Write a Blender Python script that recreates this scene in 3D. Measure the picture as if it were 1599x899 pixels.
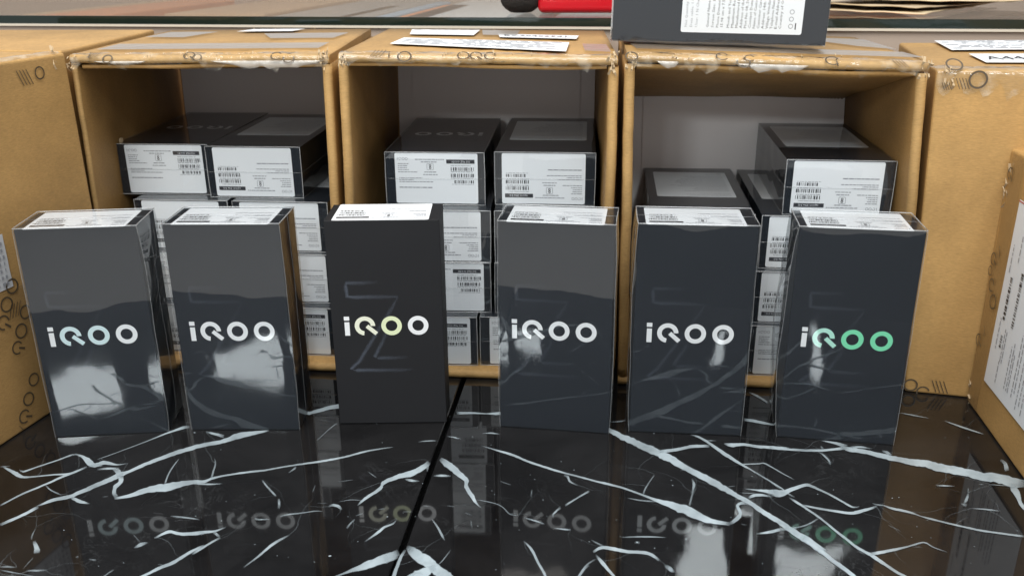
import bpy, math, random
from mathutils import Vector, Matrix, noise
R = math.radians
for o in list(bpy.data.objects): bpy.data.objects.remove(o)
SC = bpy.context.scene
COL = SC.collection

# ------------------------------------------------------------------ camera
PITCH, ROLL, CAMZ = R(20.5697), R(-0.4165), 0.36005
cp, sp, cr, sr = math.cos(PITCH), math.sin(PITCH), math.cos(ROLL), math.sin(ROLL)
fw = Vector((0, cp, -sp)); up0 = Vector((0, sp, cp)); rt0 = Vector((1, 0, 0))
rt = rt0 * cr + up0 * sr; up = up0 * cr - rt0 * sr
cam = bpy.data.cameras.new('camera'); camo = bpy.data.objects.new('camera', cam); COL.objects.link(camo)
m = Matrix.Identity(4)
for i, v in enumerate((rt, up, -fw)):
    for j in range(3): m[j][i] = v[j]
m.translation = (0, 0, CAMZ); camo.matrix_world = m
cam.sensor_width = 36; cam.lens = 1407.8 / 1599 * 36; cam.clip_start = .01; cam.clip_end = 60
cam.dof.use_dof = True; cam.dof.focus_distance = .68; cam.dof.aperture_fstop = 15
SC.camera = camo

# ------------------------------------------------------------------ light of the shop
W = bpy.data.worlds.new('World'); SC.world = W; W.use_nodes = True
bg = W.node_tree.nodes['Background']; bg.inputs[0].default_value = (1, .99, .98, 1); bg.inputs[1].default_value = .80
def area(name, loc, target, sx, sy, power, col):
    l = bpy.data.lights.new(name, 'AREA'); l.shape = 'RECTANGLE'; l.size = sx; l.size_y = sy; l.energy = power; l.color = col
    o = bpy.data.objects.new(name, l); COL.objects.link(o); o.location = loc
    o.rotation_euler = (Vector(target) - Vector(loc)).to_track_quat('-Z', 'Y').to_euler()
    return o
area('ceiling_light', (-.15, .08, 1.62), (0, .68, 0), 1.4, .85, 28, (1, .985, .96))
area('ceiling_light', (.40, -2.72, 2.62), (.40, -2.72, 0), .32, .72, 66, (.90, .98, 1))
area('window_light', (-1.52, -3.0, 1.685), (-.3, .6, 0), .42, .2, 24, (.88, .97, 1))
area('window_light', (-1.06, -3.0, 1.60), (-.1, .6, 0), .20, .16, 6.5, (.88, .97, 1))
area('window_light', (.335, -3.0, 1.53), (.2, .6, 0), .045, .20, 1.3, (.88, .97, 1))
area('ceiling_light', (-.9, -1.6, 2.5), (-.7, -1.2, -.8), 1.0, 1.0, 40, (1, .95, .88))
SC.view_settings.view_transform = 'Standard'; SC.view_settings.look = 'None'
SC.view_settings.exposure = -0.15; SC.view_settings.gamma = 1
SC.cycles.max_bounces = 10; SC.cycles.glossy_bounces = 6; SC.cycles.transparent_max_bounces = 32
SC.cycles.use_denoising = True
SC.cycles.sample_clamp_indirect = 6
SC.cycles.caustics_reflective = False

# ------------------------------------------------------------------ materials
def newmat(name):
    m = bpy.data.materials.new(name); m.use_nodes = True
    nt = m.node_tree; return m, nt, nt.nodes['Principled BSDF'], nt.nodes['Material Output']
def N(nt, t, **kw):
    n = nt.nodes.new(t)
    for k, v in kw.items():
        if k.startswith('i_'):
            key = k[2:]; key = int(key) if key.isdigit() else key.replace('_', ' ')
            n.inputs[key].default_value = v
        else: setattr(n, k, v)
    return n
def plain(name, col, rough=.5, metal=0., spec=.5, coat=0., bump=None):
    m, nt, b, _ = newmat(name)
    b.inputs['Base Color'].default_value = (*col, 1); b.inputs['Roughness'].default_value = rough
    b.inputs['Metallic'].default_value = metal; b.inputs['Specular IOR Level'].default_value = spec
    b.inputs['Coat Weight'].default_value = coat; b.inputs['Coat Roughness'].default_value = .05
    if bump:
        tc = N(nt, 'ShaderNodeTexCoord'); nz = N(nt, 'ShaderNodeTexNoise', i_Scale=bump[0], i_Detail=3.)
        bp = N(nt, 'ShaderNodeBump', i_Strength=bump[1], i_Distance=bump[2])
        nt.links.new(tc.outputs['Object'], nz.inputs['Vector']); nt.links.new(nz.outputs[0], bp.inputs['Height'])
        nt.links.new(bp.outputs[0], b.inputs['Normal'])
    return m
def cardboard(name, col, dark=.82, flute=(0, 0, 1), freq=300, fl=.013):
    m, nt, b, _ = newmat(name)
    tc = N(nt, 'ShaderNodeTexCoord')
    mp = N(nt, 'ShaderNodeMapping'); mp.inputs['Scale'].default_value = (1, 1, 5)
    nt.links.new(tc.outputs['Object'], mp.inputs[0])
    n1 = N(nt, 'ShaderNodeTexNoise', i_Scale=9., i_Detail=5., i_Roughness=.6)
    n2 = N(nt, 'ShaderNodeTexNoise', i_Scale=260., i_Detail=3., i_Roughness=.7)
    nt.links.new(tc.outputs['Object'], n1.inputs['Vector']); nt.links.new(mp.outputs[0], n2.inputs['Vector'])
    r1 = N(nt, 'ShaderNodeMapRange', i_From_Min=.3, i_From_Max=.7, i_To_Min=dark, i_To_Max=1.06)
    r2 = N(nt, 'ShaderNodeMapRange', i_From_Min=.3, i_From_Max=.7, i_To_Min=.82, i_To_Max=1.12)
    nt.links.new(n1.outputs[0], r1.inputs[0]); nt.links.new(n2.outputs[0], r2.inputs[0])
    mul = N(nt, 'ShaderNodeMath', operation='MULTIPLY'); nt.links.new(r1.outputs[0], mul.inputs[0]); nt.links.new(r2.outputs[0], mul.inputs[1])
    vm = N(nt, 'ShaderNodeVectorMath', operation='SCALE'); vm.inputs[0].default_value = col; nt.links.new(mul.outputs[0], vm.inputs['Scale'])
    nt.links.new(vm.outputs[0], b.inputs['Base Color'])
    b.inputs['Roughness'].default_value = .62; b.inputs['Specular IOR Level'].default_value = .35
    dt = N(nt, 'ShaderNodeVectorMath', operation='DOT_PRODUCT'); dt.inputs[1].default_value = flute
    nt.links.new(tc.outputs['Object'], dt.inputs[0])
    sc_ = N(nt, 'ShaderNodeMath', operation='MULTIPLY', i_1=freq * 6.283); nt.links.new(dt.outputs['Value'], sc_.inputs[0])
    sn = N(nt, 'ShaderNodeMath', operation='SINE'); nt.links.new(sc_.outputs[0], sn.inputs[0])
    ad = N(nt, 'ShaderNodeMath', operation='MULTIPLY_ADD', i_1=fl); nt.links.new(sn.outputs[0], ad.inputs[0])
    n3 = N(nt, 'ShaderNodeTexNoise', i_Scale=38., i_Detail=4.); nt.links.new(tc.outputs['Object'], n3.inputs['Vector'])
    nt.links.new(n3.outputs[0], ad.inputs[2])
    bp = N(nt, 'ShaderNodeBump', i_Strength=.26, i_Distance=.0012); nt.links.new(ad.outputs[0], bp.inputs['Height'])
    n5 = N(nt, 'ShaderNodeTexNoise', i_Scale=7., i_Detail=3., i_Distortion=.8); nt.links.new(tc.outputs['Object'], n5.inputs['Vector'])
    b2 = N(nt, 'ShaderNodeBump', i_Strength=.4, i_Distance=.005); nt.links.new(n5.outputs[0], b2.inputs['Height']); nt.links.new(bp.outputs[0], b2.inputs['Normal'])
    nt.links.new(b2.outputs[0], b.inputs['Normal'])
    return m
def film(name, ior=1.75, haze=.012, rough=.015, bscale=14., bstr=.22, hazecol=(.62, .80, 1.0), patch=False):
    """clear plastic: what is behind it shows through, with a thin reflective skin and a little haze"""
    m, nt, b, out = newmat(name); nt.nodes.remove(b)
    tc = N(nt, 'ShaderNodeTexCoord'); oi = N(nt, 'ShaderNodeObjectInfo')
    mu = N(nt, 'ShaderNodeVectorMath', operation='ADD'); nt.links.new(tc.outputs['Object'], mu.inputs[0])
    s = N(nt, 'ShaderNodeVectorMath', operation='SCALE'); s.inputs[0].default_value = (7, 5, 3)
    nt.links.new(oi.outputs['Random'], s.inputs['Scale']); nt.links.new(s.outputs[0], mu.inputs[1])
    nz = N(nt, 'ShaderNodeTexNoise', i_Scale=bscale, i_Detail=2.5, i_Roughness=.55); nt.links.new(mu.outputs[0], nz.inputs['Vector'])
    wr = N(nt, 'ShaderNodeTexNoise', i_Scale=75., i_Detail=2., i_Distortion=1.2); wm = N(nt, 'ShaderNodeMapping'); wm.inputs['Scale'].default_value = (1, 1, .25)
    nt.links.new(mu.outputs[0], wm.inputs[0]); nt.links.new(wm.outputs[0], wr.inputs['Vector'])
    ha = N(nt, 'ShaderNodeMath', operation='MULTIPLY_ADD', i_1=.045); nt.links.new(wr.outputs[0], ha.inputs[0]); nt.links.new(nz.outputs[0], ha.inputs[2])
    bp = N(nt, 'ShaderNodeBump', i_Strength=bstr, i_Distance=.0015); nt.links.new(ha.outputs[0], bp.inputs['Height'])
    fr = N(nt, 'ShaderNodeFresnel', i_IOR=ior); nt.links.new(bp.outputs[0], fr.inputs['Normal'])
    ge = N(nt, 'ShaderNodeNewGeometry')                  # a thin sheet reflects alike from both sides
    io = N(nt, 'ShaderNodeMapRange', i_From_Min=0., i_From_Max=1., i_To_Min=ior, i_To_Max=1 / ior)
    nt.links.new(ge.outputs['Backfacing'], io.inputs[0]); nt.links.new(io.outputs[0], fr.inputs['IOR'])
    gl = N(nt, 'ShaderNodeBsdfGlossy', i_Roughness=rough); nt.links.new(bp.outputs[0], gl.inputs['Normal'])
    tr = N(nt, 'ShaderNodeBsdfTransparent'); tr.inputs[0].default_value = (.97, .98, .985, 1)
    df = N(nt, 'ShaderNodeBsdfDiffuse'); df.inputs[0].default_value = (*hazecol, 1)
    m1 = N(nt, 'ShaderNodeMixShader'); m1.inputs[0].default_value = haze
    if patch:
        n2 = N(nt, 'ShaderNodeTexNoise', i_Scale=70., i_Detail=4., i_Roughness=.6); nt.links.new(mu.outputs[0], n2.inputs['Vector'])
        rg = N(nt, 'ShaderNodeMapRange', i_From_Min=.5, i_From_Max=.72, i_To_Min=haze * .3, i_To_Max=min(1., haze * 5)); nt.links.new(n2.outputs[0], rg.inputs[0])
        nt.links.new(rg.outputs[0], m1.inputs[0])
    nt.links.new(tr.outputs[0], m1.inputs[1]); nt.links.new(df.outputs[0], m1.inputs[2])
    m2 = N(nt, 'ShaderNodeMixShader'); nt.links.new(fr.outputs[0], m2.inputs[0])
    nt.links.new(m1.outputs[0], m2.inputs[1]); nt.links.new(gl.outputs[0], m2.inputs[2]); nt.links.new(m2.outputs[0], out.inputs[0])
    return m
def faded(name, col, rough, spec, gain=1., mott=True, ior=1.5):
    """print or vein whose strength is the mesh attribute 'fade'"""
    m, nt, b, out = newmat(name)
    b.inputs['Base Color'].default_value = (*col, 1); b.inputs['Roughness'].default_value = rough
    b.inputs['Specular IOR Level'].default_value = spec; b.inputs['IOR'].default_value = ior
    at = N(nt, 'ShaderNodeAttribute', attribute_name='fade'); tr = N(nt, 'ShaderNodeBsdfTransparent')
    mx = N(nt, 'ShaderNodeMixShader')
    g = N(nt, 'ShaderNodeMath', operation='MULTIPLY', i_1=gain, use_clamp=True); nt.links.new(at.outputs['Fac'], g.inputs[0])
    last = g
    if mott:
        tc = N(nt, 'ShaderNodeTexCoord'); nz = N(nt, 'ShaderNodeTexNoise', i_Scale=110., i_Detail=4., i_Roughness=.6)
        nt.links.new(tc.outputs['Object'], nz.inputs['Vector'])
        rg = N(nt, 'ShaderNodeMapRange', i_From_Min=.32, i_From_Max=.52, i_To_Min=.84, i_To_Max=1.0); nt.links.new(nz.outputs[0], rg.inputs[0])
        last = N(nt, 'ShaderNodeMath', operation='MULTIPLY', use_clamp=True); nt.links.new(g.outputs[0], last.inputs[0]); nt.links.new(rg.outputs[0], last.inputs[1])
        n2 = N(nt, 'ShaderNodeTexNoise', i_Scale=300., i_Detail=2.); nt.links.new(tc.outputs['Object'], n2.inputs['Vector'])
        mc = N(nt, 'ShaderNodeMixRGB'); mc.inputs[1].default_value = (col[0] * .86, col[1] * .9, col[2] * .93, 1); mc.inputs[2].default_value = (*col, 1)
        nt.links.new(n2.outputs[0], mc.inputs[0]); nt.links.new(mc.outputs[0], b.inputs['Base Color'])
    nt.links.new(last.outputs[0], mx.inputs[0]); nt.links.new(tr.outputs[0], mx.inputs[1]); nt.links.new(b.outputs[0], mx.inputs[2])
    nt.links.new(mx.outputs[0], out.inputs[0])
    return m

def marble():
    m, nt, b, _ = newmat('black_marble')
    tc = N(nt, 'ShaderNodeTexCoord')
    n1 = N(nt, 'ShaderNodeTexNoise', i_Scale=10., i_Detail=7., i_Roughness=.65, i_Distortion=.6); nt.links.new(tc.outputs['Object'], n1.inputs['Vector'])
    cr_ = N(nt, 'ShaderNodeValToRGB'); nt.links.new(n1.outputs[0], cr_.inputs[0])
    e = cr_.color_ramp.elements; e[0].position = .35; e[0].color = (.0045, .0045, .005, 1); e[1].position = .75; e[1].color = (.016, .016, .017, 1)
    n2 = N(nt, 'ShaderNodeTexNoise', i_Scale=26., i_Detail=5., i_Roughness=.6, i_Distortion=1.6); nt.links.new(tc.outputs['Object'], n2.inputs['Vector'])
    # faint secondary cracks of the stone
    ab = N(nt, 'ShaderNodeMath', operation='SUBTRACT', i_1=.5); nt.links.new(n2.outputs[0], ab.inputs[0])
    a2 = N(nt, 'ShaderNodeMath', operation='ABSOLUTE'); nt.links.new(ab.outputs[0], a2.inputs[0])
    rg = N(nt, 'ShaderNodeMapRange', i_From_Min=0., i_From_Max=.012, i_To_Min=.045, i_To_Max=0.); nt.links.new(a2.outputs[0], rg.inputs[0])
    n3 = N(nt, 'ShaderNodeTexNoise', i_Scale=7., i_Detail=2.); nt.links.new(tc.outputs['Object'], n3.inputs['Vector'])
    r3 = N(nt, 'ShaderNodeMapRange', i_From_Min=.55, i_From_Max=.68, i_To_Min=0., i_To_Max=1.); nt.links.new(n3.outputs[0], r3.inputs[0])
    mu = N(nt, 'ShaderNodeMath', operation='MULTIPLY'); nt.links.new(rg.outputs[0], mu.inputs[0]); nt.links.new(r3.outputs[0], mu.inputs[1])
    mx = N(nt, 'ShaderNodeMixRGB'); mx.inputs[2].default_value = (.7, .75, .8, 1)
    nt.links.new(mu.outputs[0], mx.inputs[0]); nt.links.new(cr_.outputs[0], mx.inputs[1]); nt.links.new(mx.outputs[0], b.inputs['Base Color'])
    b.inputs['Roughness'].default_value = .035; b.inputs['IOR'].default_value = 1.53
    n4 = N(nt, 'ShaderNodeTexNoise', i_Scale=220., i_Detail=2.); nt.links.new(tc.outputs['Object'], n4.inputs['Vector'])
    r4 = N(nt, 'ShaderNodeMapRange', i_To_Min=.02, i_To_Max=.07); nt.links.new(n4.outputs[0], r4.inputs[0]); nt.links.new(r4.outputs[0], b.inputs['Roughness'])
    return m

def dustdark(name, c0, c1, rough):
    m, nt, b, _ = newmat(name)
    tc = N(nt, 'ShaderNodeTexCoord'); n1 = N(nt, 'ShaderNodeTexNoise', i_Scale=30., i_Detail=5.); nt.links.new(tc.outputs['Object'], n1.inputs['Vector'])
    mx = N(nt, 'ShaderNodeMixRGB'); mx.inputs[1].default_value = (*c0, 1); mx.inputs[2].default_value = (*c1, 1)
    nt.links.new(n1.outputs[0], mx.inputs[0]); nt.links.new(mx.outputs[0], b.inputs['Base Color']); b.inputs['Roughness'].default_value = rough; b.inputs['Specular IOR Level'].default_value = .2
    n2 = N(nt, 'ShaderNodeTexNoise', i_Scale=900., i_Detail=2.); nt.links.new(tc.outputs['Object'], n2.inputs['Vector'])
    bp = N(nt, 'ShaderNodeBump', i_Strength=.04, i_Distance=.0001); nt.links.new(n2.outputs[0], bp.inputs['Height']); nt.links.new(bp.outputs[0], b.inputs['Normal'])
    return m

M = dict(
    card=cardboard('cardboard', (.50, .298, .108), .68),
    card_edge=cardboard('cardboard_fold', (.53, .325, .125), .55, freq=330, fl=.045),
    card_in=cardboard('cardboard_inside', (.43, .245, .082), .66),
    card_dark=cardboard('cardboard_side', (.47, .29, .115)),
    liner=plain('grey_liner_board', (.80, .74, .72), .8, bump=(90, .4, .0006)),
    torn=plain('torn_paper', (.44, .33, .20), .8, bump=(300, .5, .0006)),
    black=dustdark('black_box_board', (.0065, .008, .0115), (.010, .012, .016), .45),
    blackmatte=dustdark('matte_black_box_board', (.0125, .0130, .0150), (.016, .0165, .0185), .6),
    label=plain('white_label_paper', (.80, .83, .86), .42, spec=.4),
    label_grey=plain('clouded_label_paper', (.62, .63, .65), .35),
    ink=plain('black_ink', (.03, .03, .035), .5),
    inkgrey=plain('grey_small_print', (.30, .31, .34), .5),
    inktape=plain('black_tape_ink', (.085, .062, .038), .35),
    inkbrown=plain('faint_carton_ink', (.16, .095, .04), .7),
    red_ink=plain('red_label_line', (.5, .05, .03), .5),
    foil=plain('silver_foil', (.80, .82, .84), .30, metal=.15),
    foil_sheen_cyan=plain('cyan_sheen_foil', (.62, .77, .80), .30, metal=.15),  # tinted foils: view-dependent sheen of the silver foil, set as fixed colour
    foil_sheen_yellow=plain('yellow_green_sheen_foil', (.72, .79, .52), .30, metal=.15),
    foil_sheen_pale_yellow=plain('pale_yellow_sheen_foil', (.78, .80, .66), .30, metal=.15),
    foil_sheen_green=plain('green_sheen_foil', (.20, .74, .44), .30, metal=.15),
    foil_sheen_mint=plain('mint_sheen_foil', (.45, .80, .68), .30, metal=.15),
    film=film('shrink_film'),
    film2=film('loose_shrink_film', haze=.05, bstr=.5, bscale=30),
    crease=film('film_crease', haze=.28, rough=.25, bstr=.2, hazecol=(.8, .82, .84)),
    crease_thin=film('film_tear_line', haze=.12, rough=.25, bstr=.2, hazecol=(.8, .82, .84)),
    tape=film('packing_tape_film', ior=1.5, haze=.06, rough=.12, bscale=120, bstr=.5, hazecol=(.9, .82, .66), patch=True),
    tape_brown=film('clear_tape_film', ior=1.35, haze=.14, rough=.3, bscale=60, bstr=.5, hazecol=(.55, .34, .14)),
    marble=marble(),
    vein=faded('white_marble_vein', (.40, .465, .50), .05, .5, ior=1.53),
    zline=faded('faint_silver_line', (.12, .14, .18), .4, .5, gain=.18, mott=False),
    zline_matt=faded('silver_line_on_matt', (.12, .14, .18), .4, .5, gain=.46, mott=False),
    gap=plain('dark_joint', (.004, .004, .004), .5),
    floor=plain('pale_floor_tile', (.50, .475, .45), .5),
    mat=plain('reflection_dark', (.03, .028, .026), .8),  # for the added sheet that darkens the mirrored floor
    tableside=plain('dark_table_side', (.02, .018, .016), .4),
    glass=film('counter_glass', ior=1.04, haze=.0, rough=.03, bscale=3, bstr=.02, hazecol=(.55, .5, .45)),
    glass_edge=plain('dark_green_glass_edge', (.006, .016, .013), .08, bump=(40, .2, .001)),
    cream=plain('cream_metal_trim', (.62, .56, .46), .35),
    taupe=plain('taupe_counter_board', (.40, .32, .26), .5, bump=(40, .1, .001)),
    orange=plain('orange_card', (.78, .25, .07), .5), tan=plain('tan_card', (.55, .36, .20), .6),
    white=plain('white_card', (.62, .62, .60), .5), blue=plain('pale_blue_plastic', (.30, .45, .58), .4), greyb=plain('grey_card', (.30, .29, .26), .5),
    yellow=plain('yellow_card', (.8, .55, .08), .5),
    red=plain('glossy_red_plastic', (.60, .010, .020), .22, coat=.6),
    foam=plain('black_foam', (.022, .018, .015), .9, bump=(700, 1., .002)),
    sleeve=plain('tan_paper_sleeve', (.50, .39, .25), .4, bump=(60, .6, .002)),
    sleeve2=plain('yellowed_plastic_sleeve', (.62, .50, .32), .3, bump=(50, .6, .002)),
    sleeve_dark=plain('dark_purple_sleeve', (.055, .045, .06), .35, bump=(50, .4, .002)),
)

# ------------------------------------------------------------------ mesh helpers
class MB:
    def __init__(s): s.v = []; s.f = []; s.m = []; s.sm = []; s.a = []
    def add(s, vs, fs, mi=0, smooth=False, fade=None):
        o = len(s.v); s.v += [tuple(p) for p in vs]; s.f += [tuple(i + o for i in f) for f in fs]
        s.m += [mi] * len(fs); s.sm += [smooth] * len(fs); s.a += (fade if fade is not None else [1.] * len(vs))
    def mesh(s, name, mats, fade=False):
        me = bpy.data.meshes.new(name); me.from_pydata(s.v, [], s.f)
        for x in (mats if isinstance(mats, (list, tuple)) else [mats]): me.materials.append(x)
        for p, mi, sm in zip(me.polygons, s.m, s.sm): p.material_index = mi; p.use_smooth = sm
        if fade:
            at = me.attributes.new('fade', 'FLOAT', 'POINT'); at.data.foreach_set('value', s.a)
        me.update(); return me
    def build(s, name, mats, parent=None, fade=False):
        return link(name, s.mesh(name, mats, fade), parent)
def link(name, data, parent=None, **props):
    o = bpy.data.objects.new(name, data); COL.objects.link(o)
    if parent is not None: o.parent = parent
    for k, v in props.items(): o[k] = v
    return o
def thing(name, label, cat, mw=None, group=None):
    o = bpy.data.objects.new(name, None); o.empty_display_size = .02; COL.objects.link(o)
    o['label'] = label; o['category'] = cat
    if group: o['group'] = group
    if mw is not None: o.matrix_world = mw
    return o
def copy_tree(o, parent=None):
    c = o.copy(); COL.objects.link(c)
    if parent is not None: c.parent = parent; c.matrix_parent_inverse = o.matrix_parent_inverse.copy()
    for ch in list(o.children): copy_tree(ch, c)
    return c

def frame(o, ex, ey):
    """2D print plane: (x, y) -> point"""
    o, ex, ey = Vector(o), Vector(ex), Vector(ey); n = ex.cross(ey).normalized()
    return lambda x, y, h=0.: o + ex * x + ey * y + n * h
def rect(mb, F, x0, y0, x1, y1, h=0., mi=0):
    mb.add([F(x0, y0, h), F(x1, y0, h), F(x1, y1, h), F(x0, y1, h)], [(0, 1, 2, 3)], mi)
def ring(mb, F, cx, cy, ro, ri, a0=0., a1=360., seg=36, h=0., mi=0, sy=1.):
    n = max(3, int(seg * abs(a1 - a0) / 360)); vs = []
    for i in range(n + 1):
        a = R(a0 + (a1 - a0) * i / n); vs += [F(cx + ro * math.cos(a), cy + ro * math.sin(a) * sy, h), F(cx + ri * math.cos(a), cy + ri * math.sin(a) * sy, h)]
    mb.add(vs, [(2 * i, 2 * i + 2, 2 * i + 3, 2 * i + 1) for i in range(n)], mi)
def poly(mb, F, pts, h=0., mi=0): mb.add([F(x, y, h) for x, y in pts], [tuple(range(len(pts)))], mi)
def logo(mb, F, s, cols=(0, 0, 0, 0), h=0., thin=1., cx=0., cy=0.):
    """the iQOO word mark, 67 wide in units of s, centred"""
    G = lambda x, y, hh=0.: F(cx + x * s, cy + y * s, hh)
    k = 3.5 * thin
    rect(mb, G, -33.4, -8., -29.6, 3.3, h, cols[0]); rect(mb, G, -33.6, 4.7, -29.5, 8., h, cols[0])
    ring(mb, G, -17.6, 0, 8., 8 - k, 0, 262, 40, h, cols[1])
    c = (-15.2, -.9); d = Vector((.74, -.67)); n = Vector((.67, .74)) * (k * .47)
    p0 = Vector(c) - d * 1.2; p1 = Vector(c) + d * 8.6
    poly(mb, G, [tuple(p0 - n), tuple(p1 - n), tuple(p1 + n), tuple(p0 + n)], h, cols[1])
    ring(mb, G, 3.1, 0, 8., 8 - k, 0, 360, 40, h, cols[2]); ring(mb, G, 23.8, 0, 8., 8 - k, 0, 360, 40, h, cols[3])
_tc = {}
def text2d(s, size):
    key = s
    if key not in _tc:
        c = bpy.data.curves.new('t', 'FONT'); c.body = s; c.size = 1; c.resolution_u = 1
        o = bpy.data.objects.new('t', c); me = bpy.data.meshes.new_from_object(o)
        _tc[key] = ([(v.co.x, v.co.y) for v in me.vertices], [tuple(p.vertices) for p in me.polygons])
        bpy.data.objects.remove(o); bpy.data.curves.remove(c); bpy.data.meshes.remove(me)
    return _tc[key]
def text(mb, F, s, x, y, size, h=0., mi=0, wmax=None, rot=0):
    vs, fs = text2d(s, size)
    if not vs: return
    w = max(v[0] for v in vs); kx = size if not wmax else wmax / w
    sg = -1 if rot else 1
    mb.add([F(x + sg * vx * kx, y + sg * vy * size, h) for vx, vy in vs], fs, mi)
def dashes(mb, F, x0, y0, x1, y1, rnd, h=0., mi=0):
    x = x0
    while x < x1 - .3:
        w = min(x1 - x, rnd.uniform(1.0, 4.5)); rect(mb, F, x, y0, x + w, y1, h, mi); x += w + rnd.uniform(.35, .6)
def barcode(mb, F, x0, y0, x1, y1, rnd, h=0., mi=0, unit=.38):
    x = x0
    while x < x1 - unit:
        w = unit * rnd.choice((1, 1, 1, 2, 2, 3)); w = min(w, x1 - x); rect(mb, F, x, y0, x + w, y1, h, mi); x += w + unit * rnd.choice((1, 1, 2, 2, 3))
def roundrect(mb, F, x0, y0, x1, y1, r, h, t, mi=0):
    pts = []
    for cx, cy, a in ((x1 - r, y1 - r, 0), (x0 + r, y1 - r, 90), (x0 + r, y0 + r, 180), (x1 - r, y0 + r, 270)):
        for i in range(5): pts.append((cx + r * math.cos(R(a + 22.5 * i)), cy + r * math.sin(R(a + 22.5 * i))))
    n = len(pts); vs = [F(x, y, h) for x, y in pts] + [F(x, y, h + t) for x, y in pts]
    mb.add(vs, [tuple(range(n, 2 * n)), tuple(range(n - 1, -1, -1))] + [(i, (i + 1) % n, n + (i + 1) % n, n + i) for i in range(n)], mi)
def hexa(mb, c, mi=0):
    """c: 8 corners, bottom 4 counter-clockwise then top 4"""
    mb.add(c, [(3, 2, 1, 0), (4, 5, 6, 7), (0, 1, 5, 4), (1, 2, 6, 5), (2, 3, 7, 6), (3, 0, 4, 7)], mi)
def boxmesh(name, mat, x0, y0, z0, x1, y1, z1, bev=0., seg=2, parent=None):
    import bmesh
    mb = MB(); hexa(mb, [(x0, y0, z0), (x1, y0, z0), (x1, y1, z0), (x0, y1, z0), (x0, y0, z1), (x1, y0, z1), (x1, y1, z1), (x0, y1, z1)])
    me = mb.mesh(name, mat)
    if bev:
        bm = bmesh.new(); bm.from_mesh(me)
        bmesh.ops.bevel(bm, geom=bm.edges[:], offset=bev, segments=seg, profile=.5, affect='EDGES')
        bm.to_mesh(me); bm.free()
        for p in me.polygons: p.use_smooth = False
    return link(name, me, parent)
def tube(mb, pts, r, closed=False, sides=5, mi=0):
    pts = [Vector(p) for p in pts]; n = len(pts); vs = []
    for i, p in enumerate(pts):
        a = pts[(i - 1) % n] if (closed or i) else p; b = pts[(i + 1) % n] if (closed or i < n - 1) else p
        t = (b - a).normalized(); u = t.cross(Vector((.13, .31, .94))).normalized(); w = t.cross(u)
        for k in range(sides):
            an = 2 * math.pi * k / sides; vs.append(p + (u * math.cos(an) + w * math.sin(an)) * r)
    fs = []
    for i in range(n if closed else n - 1):
        j = (i + 1) % n
        for k in range(sides): fs.append((i * sides + k, i * sides + (k + 1) % sides, j * sides + (k + 1) % sides, j * sides + k))
    mb.add(vs, fs, mi, True)
def fn(p, s, seed): return noise.noise(Vector(p) * s + Vector((seed * 3.7, seed * 1.3, seed * 7.1)))

# ------------------------------------------------------------------ the marble table
SEAM = lambda y: -.05081 + (y - .67012) * (.024396 / .212415)      # the joint runs slightly aslant
table = thing('display_table', 'black marble table top with white veins and a dark joint across it', 'table', Matrix.Translation((0, 0, 0)))
Y0, Y1, TH = .335, 1.02, .02
def slab(x0, x1, g0, g1):
    mb = MB(); e = .0007
    def L(y, off): return (SEAM(y) + off) if g0 else x0
    def Rr(y, off): return (SEAM(y) + off) if g1 else x1
    a = .0021
    bot = [(L(Y0, a), Y0, -TH), (Rr(Y0, -a), Y0, -TH), (Rr(Y1, -a), Y1, -TH), (L(Y1, a), Y1, -TH)]
    mid = [(x, y, -e) for x, y, z in bot]
    top = [(L(Y0, a + e), Y0 + e, 0), (Rr(Y0, -a - e), Y0 + e, 0), (Rr(Y1, -a - e), Y1, 0), (L(Y1, a + e), Y1, 0)]
    mb.add(bot + mid + top, [(3, 2, 1, 0), (8, 9, 10, 11)] + [(i + o, (i + 1) % 4 + o, (i + 1) % 4 + 4 + o, i + 4 + o) for o in (0, 4) for i in range(4)])
    return mb.build('marble_slab', M['marble'], table)
slab(-1.05, 0, 0, 1); slab(0, 1.05, 1, 0)
mb = MB(); hexa(mb, [(-1.04, Y0 + .012, -.06), (1.04, Y0 + .012, -.06), (1.04, Y1 - .01, -.06), (-1.04, Y1 - .01, -.06), (-1.04, Y0 + .012, -TH - .0006), (1.04, Y0 + .012, -TH - .0006), (1.04, Y1 - .01, -TH - .0006), (-1.04, Y1 - .01, -TH - .0006)])
mb.build('table_frame', M['gap'], table)
mb = MB(); hexa(mb, [(-1.0, Y0 + .06, -.8), (1.0, Y0 + .06, -.8), (1.0, Y1 - .03, -.8), (-1.0, Y1 - .03, -.8), (-1.0, Y0 + .06, -.0605), (1.0, Y0 + .06, -.0605), (1.0, Y1 - .03, -.0605), (-1.0, Y1 - .03, -.0605)])
mb.build('table_cabinet', M['tableside'], table)
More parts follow.
